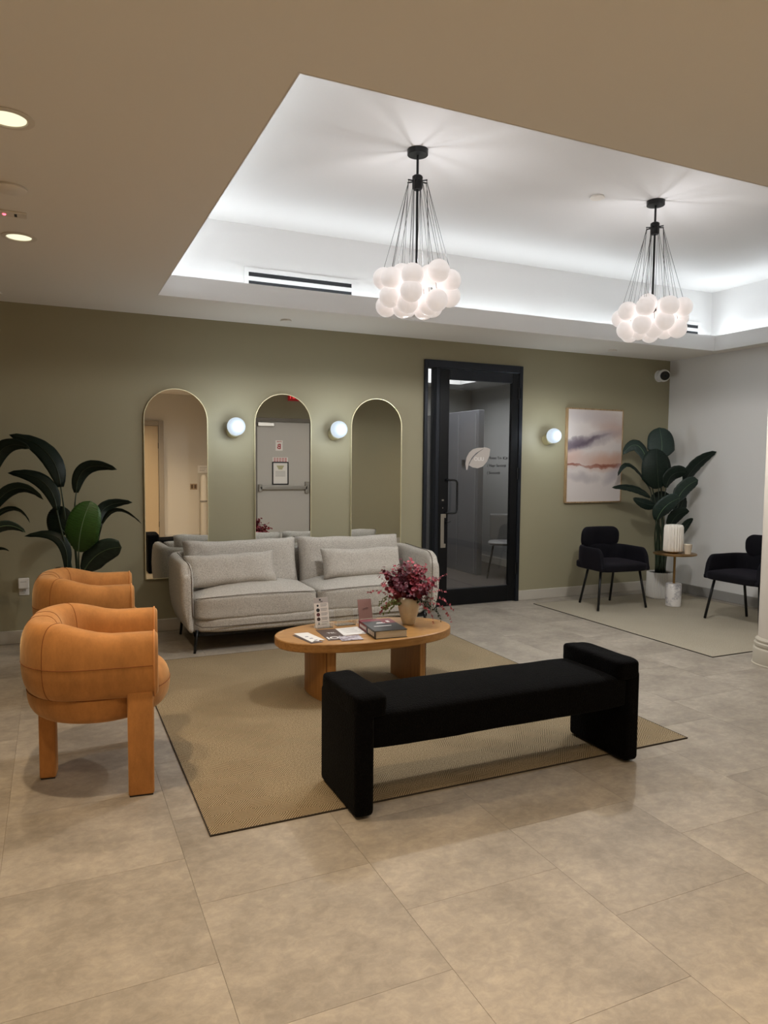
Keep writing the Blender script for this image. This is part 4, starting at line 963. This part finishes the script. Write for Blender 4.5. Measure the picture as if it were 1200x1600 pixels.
# ================================================================== BLACK CHAIRS (local front = -y)
bc = thing('lounge_chair', 'black velvet armchair beside the planter under the framed art', 'chair', (5.16, 5.69, ZR), R(-4), 'black velvet armchairs')
cp = u_path(.27, -.245, .22, .16, 8, 18)
Lc = len(cp)
def ch_sec(i, t_):
    y = cp[i][1]; u = max(0, min(1, (y + .245) / .10)); top = .43 + .185 * math.sqrt(max(0, 1 - (1 - u) ** 2.4)); top += .01 * max(0, y); bot = .392
    return superloop(.024, max(.02, (top - bot) / 2), (top + bot) / 2, 4, 20)
bm = sweep(cp, ch_sec, cap=.012, capn=3); obj('arm_shell', bm, blackv, bc, smooth=True)
bm = blob(.575, .52, .085, 6, 14, crown=.015, c=(0, -.025, .425)); obj('seat', bm, blackv, bc, smooth=True)
bp_ = [(-.125 + .30 * i / 10, .20 + .045 * math.cos((i - 5) / 5 * 1.2)) for i in range(11)]
bm = sweep(bp_, lambda i, t_: [(a - .02 * (b - .69) * 3, b) for a, b in superloop(.04, .108, .69, 3.0, 24)], cap=.085, capn=8); obj('backrest', bm, blackv, bc, smooth=True)
for sx, sy, bx, by in ((-1, -1, .292, -.215), (1, -1, .292, -.215), (-1, 1, .19, .225), (1, 1, .19, .225)):
    bm = B(); tube(bm, [(sx * (.235 if sy < 0 else .16), (-.165 if sy < 0 else .13), .40), (sx * bx, by, .0035)], .0125, 10); obj('leg', bm, blackm, bc, smooth=True)
dup(bc, (5.80, 4.568, ZR), R(-90), 'black velvet armchair partly hidden behind the white column')
# marble table
mt = thing('pedestal_table', 'small brass topped table on a white marble drum base', 'table', (5.785, 5.435, ZR))
marble = mat('white_marble', (226, 222, 218), .3, col2=(140, 140, 146), var=.4, vscale=6, vdetail=10, vrough=.75, r0=.36, r1=.48)
bm = B(); lathe(bm, [(.072, 0), (.076, .004), (.076, .228), (.072, .233)], 36); obj('base', bm, marble, mt, angle=40)
bm = B(); lathe(bm, [(.012, .232), (.012, .53)], 16); obj('stem', bm, brass_d, mt, angle=40)
bm = B(); lathe(bm, [(.205, .53), (.212, .533), (.212, .543), (.208, .546)], 48); obj('table_top', bm, brass_d, mt, angle=40)
t = thing('fluted_lamp', 'white fluted table lamp on the brass topped table', 'lamp', (5.775, 5.45, ZR + .5465))
bm = B(); lathe(bm, [(.05, 0), (.055, .004), (.055, .014)], 24); obj('base', bm, brass_d, t, angle=40)
bm = B(); lathe(bm, [(.085, .014), (.1, .018), (.108, .03), (.104, .26), (.098, .278), (.088, .288), (.06, .292), (.02, .293)], 176, flute=.012, nfl=22, oval=.85); obj('shade', bm, mat('plaster_white', (238, 232, 222), .6), t, smooth=True)
t = thing('paper_cup', 'small white paper cup beside the fluted lamp', 'cup', (5.845, 5.325, ZR + .5465))
bm = B(); lathe(bm, [(.029, 0), (.030, .003), (.041, .092), (.043, .094), (.043, .098), (.039, .098), (.028, .006)], 24); obj('body', bm, mat('cup_paper', (232, 220, 200), .6), t, angle=50)

# ================================================================== PLANTS
def leaf_mesh(base, mid, tip, width, rollang, facing, n=16, m=4):
    """returns blade bm, rib bm ; quadratic midrib from base to tip through mid"""
    n = 44 if width > .2 else n
    b, md, tp = Vector(base), Vector(mid), Vector(tip); ctl = md * 2 - (b + tp) / 2
    cur = lambda s: b * (1 - s) ** 2 + ctl * 2 * s * (1 - s) + tp * s * s
    bm = B(); rows = []; rib = []
    for i in range(n + 1):
        s = i / n; p = cur(s); tn = (cur(min(1, s + .02)) - cur(max(0, s - .02))).normalized()
        side = tn.cross(facing)
        side = side.normalized() if side.length > .05 else tn.orthogonal().normalized()
        side = Matrix.Rotation(rollang, 3, tn) @ side; nr = side.cross(tn).normalized()
        wd = width / 2 * (math.sin(PI * min(1, s * .97 + .03)) ** .55) * (1 - .25 * s) * 1.12
        if width > .16: wd = width / 2 * min(1, (s + .03) / .30) ** .6 * max(0, 1 - s ** 5) ** .5
        if i == n: wd = .001
        row = []
        for k in range(-m, m + 1):
            u = k / m; wav = (.007 * math.sin(s * 120 - abs(u) * 4) if n > 30 else .012 * math.sin(s * 40 + u * 2)) * abs(u) ** .5 * (width / .2)
            row.append(bm.verts.new(p + side * wd * u + nr * (-.18 * wd * abs(u) ** 1.5 * -1 + wav * .4)))
        rows.append(row); rib.append(p + nr * -.001)
    for i in range(n):
        for k in range(2 * m): bm.faces.new((rows[i][k], rows[i + 1][k], rows[i + 1][k + 1], rows[i][k + 1]))
    rb = B(); tube(rb, rib, [.0042 * (1 - .8 * i / n) for i in range(n + 1)], 6)
    return bm, rb
def strelitzia(t, leaves, shift, stem_r, tones, pot_z):
    fac = Vector((math.sin(yaw), math.cos(yaw), 0))
    for i, (pts, wd, rl, tone) in enumerate(leaves):
        P = [Vector(p) + Vector(shift) for p in pts]
        bm, rb = leaf_mesh(P[0], P[1], P[2], wd, R(rl), fac)
        lf = obj('leaf', bm, tones[tone], t, smooth=True)
        md = lf.modifiers.new('thickness', 'SOLIDIFY'); md.thickness = .0015
        obj('midrib', rb, rib_m if tone else stem_m, lf, smooth=True)
        a = i * 2.4; root = Vector((stem_r * math.cos(a), stem_r * math.sin(a), pot_z)); tn = (P[1] - P[0]).normalized()
        L_ = (P[0] - root).length; c1 = root + Vector((0, 0, L_ * .45)); c2 = P[0] - (tn * .35 + Vector((0, 0, .65))).normalized() * L_ * .35
        sp_ = []
        for k in range(13):
            s = k / 12; sp_.append(root * (1 - s) ** 3 + c1 * 3 * s * (1 - s) ** 2 + c2 * 3 * s * s * (1 - s) + P[0] * s ** 3)
        bm = B(); tube(bm, sp_, [.013 - .0085 * k / 12 for k in range(13)], 8); obj('stalk', bm, stem_m, t, smooth=True)
def pot(t, r, h):
    bm = B(); lathe(bm, [(r - .012, 0), (r - .012, .012), (r, .014), (r, h - .004), (r - .004, h), (r - .014, h), (r - .016, h - .02)], 220, flute=.008, nfl=44); obj('planter_pot', bm, potm, t, angle=60)
    bm = B(); lathe(bm, [(r - .02, h - .03), (r - .02, h - .015), (r * .5, h - .008), (.01, h - .006)], 32); obj('soil', bm, soil, t, smooth=True)
RIGHT_PLANT = [
    ([(0.121, 0.054, 1.526), (0.137, 0.069, 1.694), (0.153, 0.128, 1.857)], 0.303, 0, 1),
    ([(-0.046, -0.089, 1.196), (-0.096, -0.110, 1.408), (-0.078, -0.074, 1.619)], 0.321, 0, 0),
    ([(0.280, -0.129, 1.244), (0.409, -0.166, 1.445), (0.575, -0.279, 1.595)], 0.158, 20, 0),
    ([(-0.034, 0.071, 1.427), (-0.118, 0.164, 1.656), (-0.261, 0.230, 1.557)], 0.154, 25, 1),
    ([(-0.052, 0.024, 1.185), (-0.291, 0.079, 1.446), (-0.412, 0.134, 1.321)], 0.097, 60, 0),
    ([(-0.087, -0.015, 1.097), (-0.289, 0.023, 1.194), (-0.571, 0.042, 1.202)], 0.102, 40, 0),
    ([(-0.034, -0.039, 1.015), (-0.172, -0.031, 1.030), (-0.307, 0.009, 1.092)], 0.116, 15, 0),
    ([(0.028, -0.123, 1.204), (0.068, -0.174, 1.348), (0.188, -0.251, 1.363)], 0.164, 20, 0),
    ([(0.166, -0.131, 1.038), (0.248, -0.169, 1.197), (0.352, -0.250, 1.288)], 0.172, 10, 1),
    ([(-0.069, -0.100, 0.854), (-0.049, -0.198, 1.011), (0.089, -0.261, 1.100)], 0.190, 10, 1),
    ([(0.210, -0.096, 0.903), (0.273, -0.103, 1.000), (0.331, -0.097, 1.110)], 0.139, 0, 0),
    ([(0.112, -0.107, 0.767), (0.159, -0.161, 0.908), (0.260, -0.230, 0.952)], 0.151, 10, 0),
    ([(0.268, -0.123, 0.680), (0.314, -0.144, 0.792), (0.365, -0.190, 0.871)], 0.097, 10, 0),
    ([(0.131, 0.028, 0.938), (0.143, 0.044, 1.042), (0.154, 0.061, 1.161)], 0.253, 0, 0),
]
LEFT_PLANT = [
    ([(0.016, -0.283, 0.800), (0.038, -0.348, 0.987), (0.101, -0.322, 1.161)], 0.244, 0, 2),
    ([(-0.089, -0.014, 1.251), (-0.182, 0.028, 1.508), (-0.428, 0.197, 1.633)], 0.142, 35, 0),
    ([(-0.118, -0.056, 1.085), (-0.211, -0.013, 1.294), (-0.438, 0.091, 1.352)], 0.112, 25, 0),
    ([(0.013, -0.061, 1.210), (0.085, -0.094, 1.389), (0.289, -0.188, 1.382)], 0.103, 20, 0),
    ([(-0.061, -0.027, 0.906), (-0.107, -0.006, 0.996), (-0.104, 0.048, 1.111)], 0.208, 0, 0),
    ([(0.179, -0.082, 0.980), (0.219, -0.046, 1.101), (0.404, -0.075, 1.134)], 0.096, 30, 0),
    ([(0.182, -0.194, 0.989), (0.281, -0.294, 1.092), (0.430, -0.418, 1.000)], 0.046, 50, 0),
    ([(0.044, -0.240, 0.641), (0.148, -0.343, 0.787), (0.290, -0.463, 0.841)], 0.172, 0, 1),
    ([(-0.063, -0.081, 0.638), (-0.109, -0.060, 0.874), (-0.339, 0.046, 0.890)], 0.084, 30, 0),
    ([(-0.060, -0.137, 0.608), (-0.114, -0.168, 0.662), (-0.169, -0.142, 0.634)], 0.046, 30, 0),
]
FAR_LEFT = [
    ([(0.082, -0.038, 1.195), (0.191, -0.088, 1.506), (0.381, -0.175, 1.526)], 0.116, 20, 0),
    ([(0.069, -0.087, 0.989), (0.260, -0.174, 1.243), (0.458, -0.265, 1.175)], 0.088, 25, 0),
    ([(0.064, -0.140, 0.959), (0.247, -0.224, 1.114), (0.372, -0.281, 1.019)], 0.044, 40, 0),
    ([(0.072, -0.253, 0.904), (0.211, -0.317, 1.005), (0.346, -0.379, 0.963)], 0.077, 15, 1),
    ([(0.075, -0.034, 0.927), (0.178, -0.082, 0.977), (0.268, -0.123, 1.014)], 0.044, 20, 0),
    ([(0.068, -0.141, 0.783), (0.161, -0.184, 0.837), (0.236, -0.219, 0.824)], 0.026, 20, 0),
    ([(-0.005, 0.057, 1.169), (0.023, 0.044, 1.438), (0.049, 0.032, 1.661)], 0.180, 0, 0),
    ([(-0.063, 0.029, 1.082), (-0.179, 0.082, 1.259), (-0.299, 0.137, 1.302)], 0.133, 10, 0),
]
pg = 'bird of paradise plants'
t = thing('potted_plant', 'tall bird of paradise plant in a white ribbed pot in the right corner', 'plant', (6.0, 5.83, ZR), 0, pg)
pot(t, .142, .285); strelitzia(t, RIGHT_PLANT, (-.07, .04, 0), .045, (leaf_d, leaf_m, leaf_l), .27)
t = thing('potted_plant', 'bird of paradise plant with one bright leaf behind the orange armchairs', 'plant', (.14, 5.82, 0), 0, pg)
pot(t, .142, .285); strelitzia(t, LEFT_PLANT, (0, 0, 0), .04, (leaf_d, leaf_m, leaf_l), .27)
t = thing('potted_plant', 'bird of paradise plant cut off by the left edge of the picture', 'plant', (-.52, 5.75, 0), 0, pg)
pot(t, .142, .285); strelitzia(t, FAR_LEFT, (0, 0, 0), .04, (leaf_d, leaf_m, leaf_l), .27)
